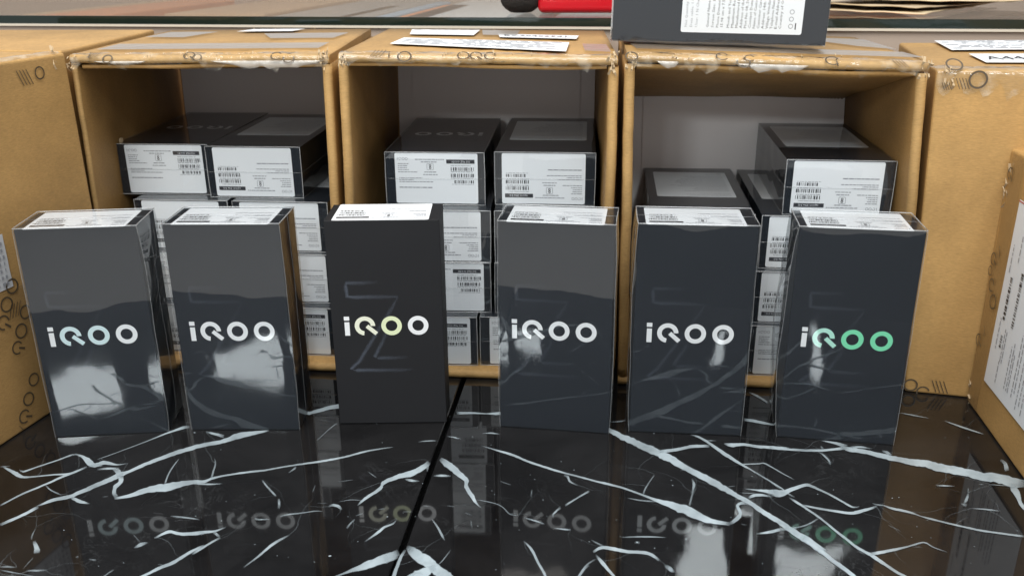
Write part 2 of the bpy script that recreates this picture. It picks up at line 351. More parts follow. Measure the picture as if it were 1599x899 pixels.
VEINS = [[[-0.3583,0.5363,-0.3571,0.5349],[-0.3515,0.5491,-0.3499,0.5471],[-0.3404,0.5621,-0.3389,0.56],[-0.3313,0.5743,-0.3293,0.5714],[-0.3254,0.5801,-0.3236,0.5775],[-0.3197,0.5868,-0.3183,0.5848]],[[-0.3469,0.5145,-0.3446,0.5115],[-0.3388,0.5239,-0.3364,0.5209],[-0.3313,0.5354,-0.3287,0.532]],[[-0.3321,0.5351,-0.3313,0.5339],[-0.3246,0.5442,-0.322,0.5402],[-0.3157,0.5484,-0.3128,0.5437],[-0.3121,0.5523,-0.3091,0.5478],[-0.305,0.5609,-0.3013,0.5553],[-0.2964,0.5712,-0.2923,0.5649],[-0.2919,0.5784,-0.2874,0.5713],[-0.2865,0.5803,-0.2841,0.5763],[-0.2768,0.5923,-0.2739,0.5872],[-0.2625,0.6066,-0.2591,0.6002],[-0.2504,0.6151,-0.2472,0.6084],[-0.242,0.6197,-0.2392,0.6132],[-0.2284,0.6255,-0.2256,0.6189],[-0.2214,0.6345,-0.2168,0.6236],[-0.2114,0.637,-0.2085,0.629],[-0.1962,0.6389,-0.1955,0.6369]],[[-0.246,0.6373,-0.2457,0.6357],[-0.2391,0.6352,-0.2384,0.6316],[-0.2298,0.6321,-0.2288,0.6263]],[[-0.383,0.5875,-0.3826,0.5859],[-0.3747,0.5831,-0.3738,0.5794],[-0.366,0.5778,-0.3646,0.5722],[-0.3597,0.5734,-0.3584,0.5706],[-0.3498,0.5741,-0.3487,0.572],[-0.3394,0.576,-0.3383,0.574],[-0.3303,0.5768,-0.3288,0.574],[-0.3241,0.5798,-0.3229,0.5778]],[[-0.385,0.5871,-0.3842,0.5856],[-0.3778,0.5881,-0.3772,0.587]],[[-0.3683,0.5832,-0.3681,0.582],[-0.3645,0.5806,-0.363,0.5781],[-0.3563,0.5872,-0.3552,0.5855],[-0.3461,0.5961,-0.3449,0.5944],[-0.3389,0.6038,-0.3374,0.6013],[-0.3343,0.6048,-0.333,0.6021]],[[-0.3368,0.6042,-0.3363,0.6028],[-0.3297,0.6027,-0.3291,0.5985],[-0.3197,0.5954,-0.3192,0.5871],[-0.3156,0.5912,-0.3124,0.584],[-0.3113,0.5944,-0.3081,0.5879],[-0.3043,0.5925,-0.3027,0.5878],[-0.2973,0.5891,-0.2966,0.5873],[-0.2901,0.5904,-0.2897,0.5895]],[[-0.3193,0.5885,-0.3176,0.5849],[-0.309,0.5893,-0.3074,0.5857]],[[-0.31,0.5827,-0.3092,0.5809],[-0.3031,0.5845,-0.3017,0.5813],[-0.2944,0.5842,-0.2932,0.5814]],[[-0.2984,0.5833,-0.298,0.5807],[-0.2925,0.5815,-0.2934,0.5753],[-0.2866,0.5737,-0.2898,0.5691]],[[-0.2865,0.5731,-0.2913,0.5732],[-0.2835,0.5634,-0.2874,0.5657],[-0.2845,0.5565,-0.2884,0.5593],[-0.2827,0.5502,-0.2853,0.5492],[-0.2793,0.5463,-0.2802,0.5433]],[[-0.282,0.5445,-0.2807,0.542],[-0.2739,0.5487,-0.2714,0.544],[-0.2637,0.5575,-0.2597,0.5495],[-0.252,0.5632,-0.2467,0.5517],[-0.2434,0.5656,-0.2393,0.5564],[-0.2341,0.5666,-0.2317,0.5605],[-0.2251,0.5668,-0.2232,0.5624],[-0.2213,0.5696,-0.2198,0.5663],[-0.2119,0.5733,-0.211,0.5709],[-0.198,0.5776,-0.197,0.5749],[-0.1853,0.5799,-0.1845,0.5775],[-0.1676,0.5857,-0.1669,0.5836],[-0.1458,0.5921,-0.145,0.5892],[-0.1285,0.5981,-0.1277,0.5956],[-0.1149,0.6055,-0.1142,0.6029],[-0.1045,0.6088,-0.1041,0.6069],[-0.0928,0.6113,-0.0927,0.6105]],[[-0.2534,0.5955,-0.2541,0.5962],[-0.2538,0.5845,-0.2549,0.5855],[-0.2532,0.5722,-0.2545,0.5731],[-0.2512,0.5603,-0.2527,0.5612]],[[-0.3133,0.5467,-0.3127,0.5438],[-0.305,0.5426,-0.3039,0.5381],[-0.296,0.5376,-0.2957,0.5367]],[[-0.3383,0.5615,-0.3383,0.5605],[-0.331,0.555,-0.3308,0.5536],[-0.3208,0.5488,-0.3206,0.5476]],[[-0.3158,0.5962,-0.3153,0.5954],[-0.306,0.6055,-0.3054,0.6044],[-0.2889,0.6228,-0.2881,0.6213],[-0.2753,0.6383,-0.2739,0.6356],[-0.2669,0.6467,-0.2645,0.6414],[-0.2629,0.6478,-0.2608,0.6424]],[[-0.2684,0.6521,-0.268,0.651],[-0.2644,0.6527,-0.2638,0.651]],[[-0.2906,0.5457,-0.2901,0.5448],[-0.287,0.5468,-0.2863,0.5455]],[[-0.2328,0.5628,-0.2322,0.5608],[-0.2195,0.5617,-0.2189,0.5596],[-0.2108,0.5619,-0.2104,0.5609]],[[-0.2267,0.5964,-0.2271,0.5963],[-0.2232,0.588,-0.2242,0.5882],[-0.2214,0.5772,-0.2227,0.5777],[-0.2197,0.5676,-0.2213,0.5683]],[[-0.1618,0.5833,-0.1626,0.5841],[-0.1619,0.5801,-0.1632,0.582],[-0.1657,0.5745,-0.1662,0.5754]],[[-0.1826,0.5658,-0.183,0.5647],[-0.1775,0.5589,-0.1781,0.5573],[-0.1673,0.5454,-0.1679,0.5439]],[[-0.1644,0.5419,-0.1658,0.5416],[-0.1619,0.5339,-0.1636,0.5339],[-0.1615,0.5291,-0.1627,0.5295]],[[-0.1365,0.5363,-0.1363,0.5355],[-0.1298,0.5362,-0.1296,0.5355]],[[-0.1286,0.5317,-0.1281,0.5306],[-0.1255,0.535,-0.125,0.5319],[-0.1201,0.5326,-0.1207,0.5295],[-0.1179,0.5278,-0.1189,0.5266]],[[-0.1596,0.5205,-0.1592,0.5194],[-0.155,0.5233,-0.1545,0.5215],[-0.144,0.5251,-0.1436,0.5239],[-0.1364,0.527,-0.1361,0.5258],[-0.131,0.5262,-0.1308,0.5255]],[[-0.1216,0.5376,-0.1214,0.5369],[-0.1139,0.5399,-0.1137,0.5391],[-0.1056,0.539,-0.1055,0.5382]],[[-0.1085,0.5329,-0.1079,0.532],[-0.1049,0.5424,-0.1033,0.5396],[-0.096,0.5554,-0.094,0.5521],[-0.0951,0.5624,-0.093,0.5583],[-0.0859,0.5716,-0.0841,0.5658],[-0.0772,0.5761,-0.0748,0.5679],[-0.0689,0.5841,-0.0659,0.5772],[-0.0646,0.5911,-0.0619,0.5862]],[[-0.1761,0.5194,-0.1758,0.5171],[-0.1728,0.5179,-0.1724,0.5161],[-0.165,0.5179,-0.1647,0.5168]],[[-0.1106,0.5107,-0.1098,0.5096],[-0.1077,0.5171,-0.1071,0.5162]],[[-0.1077,0.5208,-0.1074,0.5199],[-0.103,0.5238,-0.1026,0.5227]],[[-0.0934,0.5281,-0.0932,0.5272],[-0.0882,0.5293,-0.088,0.5281]],[[-0.1546,0.6215,-0.1542,0.6208],[-0.1473,0.6417,-0.1469,0.6409],[-0.1436,0.6493,-0.1428,0.6479]],[[-0.1799,0.6765,-0.1798,0.6713],[-0.1706,0.6697,-0.1703,0.6641],[-0.1695,0.6697,-0.1676,0.664],[-0.1588,0.677,-0.1566,0.6701],[-0.1488,0.6831,-0.1464,0.6745],[-0.1427,0.6837,-0.1412,0.6777]],[[-0.1074,0.5762,-0.1075,0.5756],[-0.0996,0.568,-0.0998,0.567]],[[-0.1269,0.5628,-0.1267,0.5621],[-0.1167,0.5656,-0.1165,0.5648]],[[-0.143,0.5496,-0.1425,0.5493],[-0.143,0.5586,-0.1425,0.5583]],[[-0.2135,0.5037,-0.2122,0.5003],[-0.2054,0.505,-0.2041,0.5016],[-0.1987,0.5053,-0.1977,0.5031],[-0.1926,0.5094,-0.1921,0.5083]],[[-0.1991,0.5049,-0.1995,0.5022],[-0.1931,0.499,-0.1935,0.4968]],[[-0.1921,0.4962,-0.1933,0.4982],[-0.1975,0.4894,-0.1989,0.4915],[-0.2048,0.4789,-0.2063,0.4809]],[[-0.1997,0.488,-0.201,0.4902],[-0.2056,0.4818,-0.2075,0.4846],[-0.2139,0.4702,-0.2159,0.4731],[-0.2202,0.4652,-0.2221,0.4682],[-0.2281,0.4576,-0.2298,0.46],[-0.2448,0.4426,-0.2461,0.4445],[-0.2604,0.4261,-0.2614,0.4274]],[[-0.2365,0.4979,-0.2354,0.4961],[-0.2294,0.5056,-0.2279,0.5022],[-0.2199,0.5031,-0.2187,0.4994],[-0.2052,0.5042,-0.204,0.5008]],[[-0.2489,0.4646,-0.2498,0.4657],[-0.2522,0.459,-0.2529,0.4598],[-0.2592,0.4395,-0.2598,0.4401],[-0.2735,0.4184,-0.2738,0.4188]],[[-0.2697,0.4761,-0.2692,0.4748],[-0.2651,0.4759,-0.2642,0.4736]],[[-0.2793,0.4781,-0.2785,0.4769],[-0.2778,0.4793,-0.2768,0.4778]],[[-0.2456,0.4869,-0.245,0.4862],[-0.2434,0.4922,-0.241,0.4884],[-0.2388,0.4932,-0.2382,0.4922]],[[-0.2514,0.5016,-0.2516,0.5012],[-0.2433,0.4925,-0.2434,0.4921]],[[-0.3195,0.5091,-0.32,0.5094],[-0.3176,0.5005,-0.3186,0.501],[-0.3158,0.4964,-0.3171,0.4968]],[[-0.3135,0.4956,-0.3147,0.4948],[-0.3069,0.4878,-0.3099,0.4863],[-0.3037,0.4824,-0.3074,0.4816]],[[-0.3228,0.4695,-0.3216,0.4675],[-0.318,0.4698,-0.317,0.4678],[-0.3115,0.468,-0.3112,0.4674]],[[-0.3209,0.4661,-0.3205,0.4651],[-0.3126,0.464,-0.3121,0.4628],[-0.3043,0.4617,-0.3041,0.4611],[-0.2818,0.4555,-0.2816,0.455],[-0.2478,0.4483,-0.2476,0.4478]],[[-0.3042,0.4654,-0.3037,0.4644],[-0.2999,0.4656,-0.299,0.4638],[-0.2916,0.4651,-0.2913,0.4644]],[[-0.224,0.4704,-0.2237,0.4694],[-0.219,0.4698,-0.2186,0.4685]],[[-0.2342,0.5222,-0.2339,0.521],[-0.2232,0.5206,-0.2227,0.5188],[-0.2127,0.5177,-0.2125,0.517]],[[-0.3069,0.4666,-0.3065,0.4662],[-0.3062,0.478,-0.3057,0.4776]],[[-0.1692,0.4664,-0.1687,0.4658],[-0.1629,0.4782,-0.1618,0.4767],[-0.1566,0.4918,-0.1549,0.4894],[-0.1481,0.4999,-0.1475,0.4989]],[[-0.1119,0.5066,-0.1107,0.5054],[-0.1101,0.5122,-0.1093,0.5112],[-0.1081,0.5164,-0.1076,0.5157]],[[-0.0973,0.4915,-0.097,0.491],[-0.0894,0.5042,-0.088,0.5017],[-0.0868,0.5081,-0.0858,0.5061],[-0.0812,0.5121,-0.0804,0.5106],[-0.0792,0.5167,-0.0788,0.5162]],[[-0.073,0.4744,-0.0758,0.4825],[-0.0802,0.4692,-0.0838,0.4788],[-0.0917,0.463,-0.0944,0.4701],[-0.0998,0.4611,-0.1011,0.4646],[-0.1088,0.4569,-0.1092,0.458],[-0.1297,0.4447,-0.1301,0.4456],[-0.1497,0.4311,-0.15,0.4318]],[[-0.0837,0.4767,-0.0801,0.4687],[-0.0792,0.4803,-0.0758,0.4727],[-0.0748,0.4832,-0.0722,0.4775]],[[-0.0683,0.4875,-0.0693,0.4857],[-0.0642,0.4855,-0.0675,0.479],[-0.0594,0.4814,-0.063,0.4713],[-0.0532,0.4761,-0.0569,0.4662],[-0.047,0.4679,-0.0507,0.4591],[-0.04,0.4609,-0.0439,0.4525],[-0.0241,0.4401,-0.027,0.4332],[0.0015,0.4172,-0.0005,0.4124]],[[-0.0479,0.4632,-0.0501,0.4688],[-0.0506,0.4603,-0.0534,0.4668],[-0.0549,0.454,-0.0594,0.4635],[-0.0731,0.4377,-0.0769,0.4449],[-0.0907,0.4198,-0.0936,0.4246]],[[-0.0689,0.4823,-0.0703,0.4835],[-0.0705,0.4758,-0.0723,0.4771],[-0.0718,0.4669,-0.0738,0.4681],[-0.0727,0.4565,-0.0751,0.4576],[-0.0759,0.4243,-0.0777,0.4251],[-0.0795,0.3909,-0.0807,0.3914]],[[-0.0563,0.4581,-0.0565,0.4605],[-0.061,0.459,-0.0614,0.4604],[-0.0624,0.4565,-0.0635,0.4586],[-0.0823,0.4365,-0.0833,0.4379],[-0.0919,0.4147,-0.0927,0.4155]],[[-0.063,0.5858,-0.0649,0.5861],[-0.0631,0.5752,-0.064,0.5754]],[[-0.079,0.566,-0.079,0.5644],[-0.0752,0.5656,-0.0751,0.562],[-0.068,0.563,-0.068,0.562]],[[-0.0743,0.6185,-0.0741,0.6176],[-0.0689,0.6201,-0.0687,0.6185],[-0.0604,0.6208,-0.0602,0.6188]],[[-0.0546,0.5953,-0.0561,0.5909],[-0.047,0.5882,-0.05,0.5798],[-0.0379,0.5748,-0.0406,0.5683],[-0.0323,0.5646,-0.036,0.5612],[-0.0323,0.5556,-0.0352,0.5536],[-0.0274,0.543,-0.0299,0.5402],[-0.0252,0.5344,-0.0262,0.533],[-0.0219,0.5286,-0.0221,0.528]],[[-0.0584,0.5699,-0.0583,0.5685],[-0.0524,0.5714,-0.0521,0.5679],[-0.0457,0.5697,-0.0456,0.5683]],[[-0.0522,0.6272,-0.0522,0.626],[-0.047,0.6261,-0.0471,0.6238],[-0.0408,0.6223,-0.0408,0.6215]],[[-0.0245,0.6309,-0.0244,0.6297],[-0.0178,0.6322,-0.0178,0.6302],[-0.0106,0.6303,-0.0107,0.6287]],[[-0.0329,0.6265,-0.033,0.625],[-0.0308,0.6255,-0.0309,0.6243]],[[-0.0468,0.6674,-0.0465,0.6616],[-0.0323,0.6658,-0.0323,0.6627],[-0.0216,0.6641,-0.0216,0.6619],[-0.0142,0.6658,-0.0141,0.6609],[-0.0004,0.6667,-0.0003,0.6605]],[[-0.0243,0.6119,-0.0244,0.6111],[-0.0122,0.6057,-0.0125,0.6035],[-0.0002,0.5996,-0.0009,0.5961],[0.0075,0.5927,0.0069,0.59],[0.0188,0.5844,0.0182,0.5817],[0.0373,0.5734,0.0368,0.5711],[0.0464,0.569,0.0459,0.5666],[0.0579,0.5628,0.0573,0.5606],[0.0679,0.5585,0.0672,0.5556],[0.0775,0.5536,0.0768,0.5511],[0.0884,0.5459,0.0877,0.5438],[0.0984,0.5394,0.0972,0.5359],[0.1088,0.5349,0.1062,0.5277],[0.1177,0.5315,0.1131,0.5202],[0.1239,0.526,0.119,0.5151],[0.1305,0.5179,0.1271,0.5097],[0.1374,0.5124,0.1358,0.5076],[0.1453,0.5096,0.1441,0.5059]],[[0.0371,0.5698,0.0366,0.5678],[0.0403,0.5682,0.0388,0.5658],[0.0415,0.5611,0.0405,0.5593],[0.0468,0.5555,0.0465,0.5548]],[[-0.0258,0.5388,-0.0259,0.5381],[-0.0141,0.5348,-0.0142,0.5339],[-0.0077,0.53,-0.008,0.5293],[-0.0024,0.5214,-0.0027,0.5206],[0.0036,0.5196,0.0035,0.5184]],[[0.0071,0.5174,0.0069,0.516],[0.0149,0.5138,0.0145,0.5121],[0.0208,0.5101,0.0204,0.5085]],[[0.0539,0.5469,0.0535,0.5486],[0.0444,0.5383,0.0439,0.5399],[0.0359,0.5296,0.0353,0.5317]],[[0.0328,0.5275,0.0319,0.5293],[0.0276,0.5203,0.0267,0.5215],[0.0269,0.5164,0.0262,0.5166]],[[-0.0099,0.5622,-0.01,0.5614],[-0.0015,0.5571,-0.0017,0.5562]],[[0.0134,0.5506,0.0126,0.5508],[0.0127,0.541,0.012,0.5411]],[[-0.0331,0.5236,-0.0333,0.5227],[-0.0286,0.5207,-0.0288,0.5196]],[[0.0264,0.5052,0.0263,0.5043],[0.0357,0.5037,0.0355,0.502],[0.0378,0.5035,0.0377,0.5021]],[[0.0068,0.4911,0.0063,0.4904],[0.0121,0.4827,0.0107,0.4813],[0.0157,0.4696,0.0144,0.4685],[0.0198,0.457,0.0183,0.4562],[0.025,0.4268,0.0239,0.4259],[0.0415,0.395,0.0408,0.3942]],[[0.0472,0.4654,0.0465,0.4669],[0.044,0.4617,0.043,0.4632],[0.0404,0.455,0.0393,0.4565],[0.0243,0.4275,0.0234,0.4286],[0.007,0.3984,0.0064,0.3991]],[[-0.0552,0.5165,-0.0557,0.5158],[-0.0499,0.5065,-0.0509,0.5055],[-0.0467,0.4981,-0.0478,0.497],[-0.0446,0.4922,-0.0449,0.4918]],[[-0.0287,0.5144,-0.0292,0.5143],[-0.0274,0.5058,-0.0281,0.5056]],[[-0.0629,0.532,-0.0629,0.5311],[-0.058,0.5312,-0.058,0.5303]],[[-0.076,0.525,-0.0759,0.5241],[-0.0698,0.5249,-0.0697,0.524]],[[-0.0461,0.5318,-0.0461,0.5309],[-0.0407,0.5306,-0.0407,0.5298]],[[-0.048,0.4669,-0.0477,0.4663],[-0.0449,0.4726,-0.0444,0.4719],[-0.0406,0.4828,-0.0403,0.4824]],[[0.08,0.5396,0.0798,0.5386],[0.0886,0.5369,0.0883,0.5354],[0.0991,0.5352,0.0988,0.5337]],[[0.0907,0.5437,0.0918,0.5428],[0.0945,0.5533,0.0952,0.5525],[0.103,0.5691,0.1034,0.5685]],[[0.1206,0.529,0.1216,0.5286],[0.1258,0.5446,0.1267,0.5442],[0.1283,0.5557,0.1304,0.5558],[0.1291,0.5631,0.1297,0.5634]],[[0.0706,0.6454,0.0692,0.6413],[0.078,0.6382,0.0756,0.6317],[0.0852,0.6312,0.0819,0.6222],[0.0962,0.621,0.0924,0.6104],[0.1095,0.6077,0.1051,0.5964],[0.1221,0.5942,0.1174,0.5836],[0.1293,0.5819,0.1256,0.5742],[0.1409,0.5682,0.1368,0.5599],[0.1517,0.5541,0.1479,0.547],[0.1582,0.5436,0.1551,0.5381],[0.1638,0.5371,0.1607,0.5318],[0.1713,0.5247,0.1681,0.5196],[0.1807,0.5114,0.1771,0.5062],[0.1836,0.5052,0.1795,0.4995],[0.1878,0.5,0.1834,0.4934],[0.1955,0.4883,0.1906,0.4818],[0.1998,0.4786,0.1951,0.4729]],[[0.1113,0.6038,0.1107,0.5982],[0.1233,0.6052,0.1229,0.6003],[0.1382,0.6109,0.1375,0.6056],[0.1522,0.6107,0.1513,0.6061]],[[0.1403,0.6263,0.1401,0.6254],[0.1463,0.6243,0.1451,0.6213],[0.1528,0.6155,0.151,0.6122],[0.1616,0.5998,0.1589,0.5952],[0.1695,0.5852,0.1678,0.5822],[0.1782,0.5712,0.1772,0.5695],[0.191,0.5507,0.1901,0.5493],[0.1932,0.545,0.1923,0.5437],[0.197,0.5395,0.196,0.5379]],[[0.1508,0.6182,0.1502,0.6154],[0.1586,0.6171,0.1584,0.6162]],[[0.1637,0.6129,0.1633,0.6117],[0.1698,0.613,0.1681,0.6065],[0.1797,0.6129,0.1784,0.6082],[0.1879,0.6098,0.1865,0.6053],[0.1984,0.6083,0.1969,0.6034],[0.2125,0.6058,0.2113,0.6021]],[[0.197,0.6077,0.1957,0.6034],[0.211,0.6047,0.2098,0.6011],[0.2252,0.603,0.224,0.5993],[0.2361,0.6028,0.235,0.5992],[0.2477,0.6044,0.2467,0.601],[0.2559,0.6072,0.2544,0.6016]],[[0.1684,0.5828,0.168,0.581],[0.1839,0.5835,0.1835,0.5817],[0.188,0.5837,0.1872,0.5821],[0.1966,0.5707,0.1959,0.5695],[0.2032,0.561,0.2028,0.5603]],[[0.1643,0.55,0.164,0.5491],[0.1722,0.5488,0.1716,0.5469],[0.1814,0.5485,0.1797,0.5437],[0.1902,0.5475,0.1873,0.5397]],[[0.1602,0.5446,0.1601,0.5439],[0.171,0.5443,0.1708,0.5433]],[[0.1639,0.5387,0.164,0.5364],[0.1685,0.5427,0.168,0.5387],[0.1753,0.543,0.1743,0.5398],[0.1815,0.5395,0.1811,0.5383]],[[0.162,0.5291,0.1635,0.5368],[0.158,0.53,0.1583,0.5344],[0.1553,0.5287,0.1533,0.5296],[0.1557,0.5227,0.1532,0.522],[0.1535,0.5148,0.1517,0.518],[0.1449,0.5065,0.1442,0.5091]],[[0.0787,0.6481,0.0786,0.6468],[0.0871,0.6494,0.087,0.6473],[0.092,0.6517,0.092,0.6492]],[[0.1884,0.6524,0.1869,0.6478],[0.1981,0.6493,0.1964,0.6443],[0.2087,0.6428,0.2078,0.6399],[0.2129,0.6435,0.2121,0.6402]],[[0.0539,0.5474,0.0535,0.5491],[0.0442,0.5383,0.0438,0.5399]],[[0.1229,0.5741,0.1228,0.5733],[0.127,0.5761,0.1269,0.5747]],[[0.153,0.5528,0.1528,0.5515],[0.1587,0.5536,0.1586,0.5528]],[[0.1764,0.4996,0.1769,0.5026],[0.1674,0.4969,0.1679,0.4999],[0.1587,0.4963,0.1589,0.4971]],[[0.177,0.5026,0.1764,0.4996],[0.1879,0.5044,0.1873,0.5018]],[[0.0698,0.4944,0.0697,0.4938],[0.0846,0.4954,0.0844,0.4938],[0.0995,0.494,0.0994,0.4934]],[[0.0504,0.4919,0.0502,0.4913],[0.0548,0.4882,0.0542,0.4867],[0.0587,0.485,0.0579,0.4831]],[[0.0502,0.4801,0.0507,0.4777],[0.0576,0.4853,0.0573,0.4816],[0.0729,0.4812,0.0722,0.4774],[0.0859,0.4788,0.0848,0.4756],[0.0921,0.471,0.091,0.4691]],[[0.0521,0.4766,0.0516,0.476],[0.0562,0.4698,0.0541,0.4674],[0.0592,0.462,0.0576,0.4601],[0.0617,0.4563,0.0603,0.4548],[0.0722,0.4301,0.0711,0.4289],[0.085,0.4023,0.0842,0.4015]],[[0.0516,0.4714,0.0513,0.4722],[0.0456,0.4657,0.0451,0.4666],[0.0401,0.4554,0.0394,0.4562],[0.0259,0.4274,0.0254,0.428],[0.009,0.398,0.0086,0.3984]],[[0.0946,0.466,0.0934,0.4639],[0.0977,0.4637,0.0955,0.46],[0.0994,0.4585,0.0989,0.4578]],[[0.1515,0.5082,0.1512,0.5074],[0.1555,0.5069,0.1551,0.5058]],[[0.0784,0.4895,0.0781,0.4876],[0.0817,0.4898,0.0814,0.4871]],[[0.2528,0.6059,0.2516,0.6031],[0.2597,0.6057,0.2562,0.598],[0.2692,0.6016,0.266,0.5948],[0.2817,0.5955,0.2779,0.588],[0.2939,0.5898,0.2895,0.5811],[0.3069,0.5865,0.3014,0.576],[0.3133,0.584,0.3069,0.5724],[0.3228,0.5798,0.3159,0.5677],[0.3346,0.5744,0.3271,0.5619],[0.3461,0.5692,0.3381,0.5558],[0.358,0.565,0.3494,0.5509],[0.3666,0.5604,0.359,0.5482],[0.3699,0.5563,0.3654,0.549]],[[0.2398,0.6162,0.2394,0.6154],[0.2511,0.6134,0.2491,0.6092],[0.2589,0.6095,0.2555,0.6027]],[[0.2595,0.6064,0.2585,0.6035],[0.2678,0.6067,0.2667,0.6038],[0.2754,0.6033,0.2749,0.6022]],[[0.2814,0.6005,0.2807,0.5991],[0.2853,0.5991,0.2829,0.5954],[0.2871,0.594,0.2845,0.5907]],[[0.2375,0.6079,0.2361,0.6063],[0.2385,0.6038,0.2368,0.6018]],[[0.2328,0.5998,0.2322,0.5989],[0.2359,0.594,0.2345,0.5921],[0.2372,0.5862,0.2355,0.5848],[0.2357,0.5803,0.2349,0.58]],[[0.1842,0.5599,0.1837,0.559],[0.1905,0.5496,0.1895,0.5481]],[[0.1813,0.5483,0.1791,0.5424],[0.1866,0.5483,0.1836,0.5387],[0.1905,0.5481,0.1895,0.54],[0.1984,0.551,0.1979,0.5464],[0.2089,0.5557,0.2081,0.5513],[0.2126,0.5546,0.2109,0.5511],[0.221,0.5447,0.2197,0.5425],[0.2279,0.5351,0.2266,0.533],[0.2336,0.5269,0.2325,0.5249],[0.2382,0.5274,0.2379,0.5265]],[[0.1927,0.5388,0.1921,0.5378],[0.1974,0.5331,0.1957,0.5305],[0.2003,0.5275,0.1989,0.5257],[0.2036,0.5213,0.2023,0.5194],[0.2069,0.5152,0.2054,0.5132],[0.2094,0.509,0.2081,0.5074],[0.2129,0.5001,0.2113,0.4981],[0.2161,0.4928,0.2144,0.4908],[0.2199,0.4843,0.2181,0.482],[0.2239,0.4785,0.2221,0.4759],[0.2268,0.4759,0.2243,0.4726],[0.23,0.4699,0.2277,0.467],[0.2341,0.4621,0.2321,0.4597],[0.2388,0.4549,0.237,0.4525],[0.2541,0.4364,0.2526,0.4347],[0.2598,0.4163,0.2586,0.4153]],[[0.1994,0.53,0.1985,0.5278],[0.2083,0.5265,0.2073,0.5242],[0.2202,0.5227,0.219,0.5198],[0.2292,0.5206,0.228,0.5172],[0.2349,0.5227,0.2339,0.5183],[0.2438,0.5254,0.2431,0.5222],[0.2501,0.5279,0.2499,0.5264]],[[0.2484,0.5306,0.248,0.5299],[0.251,0.5296,0.2503,0.528],[0.2551,0.5282,0.2545,0.5271],[0.2606,0.5249,0.2591,0.5223],[0.269,0.5214,0.2675,0.5188],[0.2728,0.518,0.2718,0.5165],[0.2749,0.5155,0.2743,0.5145],[0.2793,0.5135,0.2782,0.5116],[0.2871,0.5092,0.286,0.5074],[0.2949,0.5054,0.2938,0.5035],[0.3054,0.5006,0.3042,0.4985],[0.3163,0.4971,0.3151,0.4951],[0.3329,0.493,0.3316,0.4909]],[[0.2053,0.5128,0.2053,0.5141],[0.1952,0.5055,0.1953,0.5069],[0.1844,0.5015,0.1845,0.5026]],[[0.1887,0.4964,0.1853,0.491],[0.1932,0.4914,0.1889,0.4856],[0.1961,0.4821,0.1933,0.4788],[0.2005,0.4715,0.1977,0.468],[0.2054,0.4629,0.2026,0.4595],[0.2088,0.4556,0.2061,0.4525],[0.2187,0.4337,0.2165,0.4314],[0.2274,0.4101,0.2258,0.4085]],[[0.1678,0.4998,0.1675,0.4974],[0.1748,0.5025,0.1745,0.4998],[0.1788,0.5026,0.1787,0.5016]],[[0.2187,0.4786,0.2183,0.4779],[0.2226,0.4755,0.2217,0.4741]],[[0.2254,0.4762,0.2245,0.4724],[0.2356,0.4788,0.2347,0.4753],[0.2424,0.4804,0.2417,0.4775],[0.2528,0.483,0.2524,0.4815],[0.2636,0.4868,0.2632,0.4855]],[[0.249,0.5058,0.2486,0.5053],[0.2549,0.4983,0.2545,0.4978]],[[0.2536,0.4834,0.2533,0.4825],[0.2648,0.4871,0.2642,0.4857],[0.2686,0.482,0.268,0.4811],[0.2752,0.4764,0.2748,0.4758]],[[0.3202,0.5417,0.3195,0.5423],[0.3157,0.5343,0.3146,0.5356],[0.3112,0.5286,0.3104,0.5298]],[[0.3088,0.5297,0.3082,0.5288],[0.3126,0.5287,0.3101,0.5251]],[[0.3132,0.5238,0.3128,0.5231],[0.3227,0.5231,0.3218,0.5213],[0.3313,0.5206,0.3307,0.5195]],[[0.2555,0.482,0.2553,0.4814],[0.2616,0.4818,0.2613,0.4812]],[[0.3015,0.5524,0.301,0.5514],[0.3057,0.5526,0.3048,0.5506],[0.3147,0.5512,0.3143,0.5505]],[[0.3329,0.5535,0.3322,0.552],[0.3362,0.5533,0.3356,0.5521]],[[0.3396,0.5531,0.3391,0.5522],[0.3441,0.5525,0.3436,0.5515],[0.3537,0.5511,0.3531,0.5501]],[[0.3654,0.5867,0.3631,0.584],[0.3675,0.5821,0.3633,0.5791],[0.3635,0.5709,0.3593,0.5693]],[[0.3232,0.5492,0.3227,0.5491],[0.3205,0.542,0.3192,0.5419]],[[0.3601,0.553,0.3567,0.5543],[0.3576,0.5476,0.3503,0.5451],[0.3555,0.5407,0.3502,0.5376],[0.3511,0.5287,0.3476,0.5263],[0.3509,0.5199,0.3473,0.517]],[[0.3185,0.66,0.318,0.659],[0.329,0.6558,0.328,0.6539],[0.3395,0.65,0.339,0.6491]],[[0.3499,0.6461,0.3492,0.6451],[0.3593,0.6364,0.3578,0.634],[0.3713,0.6239,0.3705,0.6226]],[[0.1169,0.71,0.1177,0.7048],[0.1341,0.73,0.1348,0.7246]],[[0.205,0.6986,0.204,0.6964],[0.2117,0.6911,0.2096,0.6871],[0.2165,0.6788,0.2149,0.676]]]
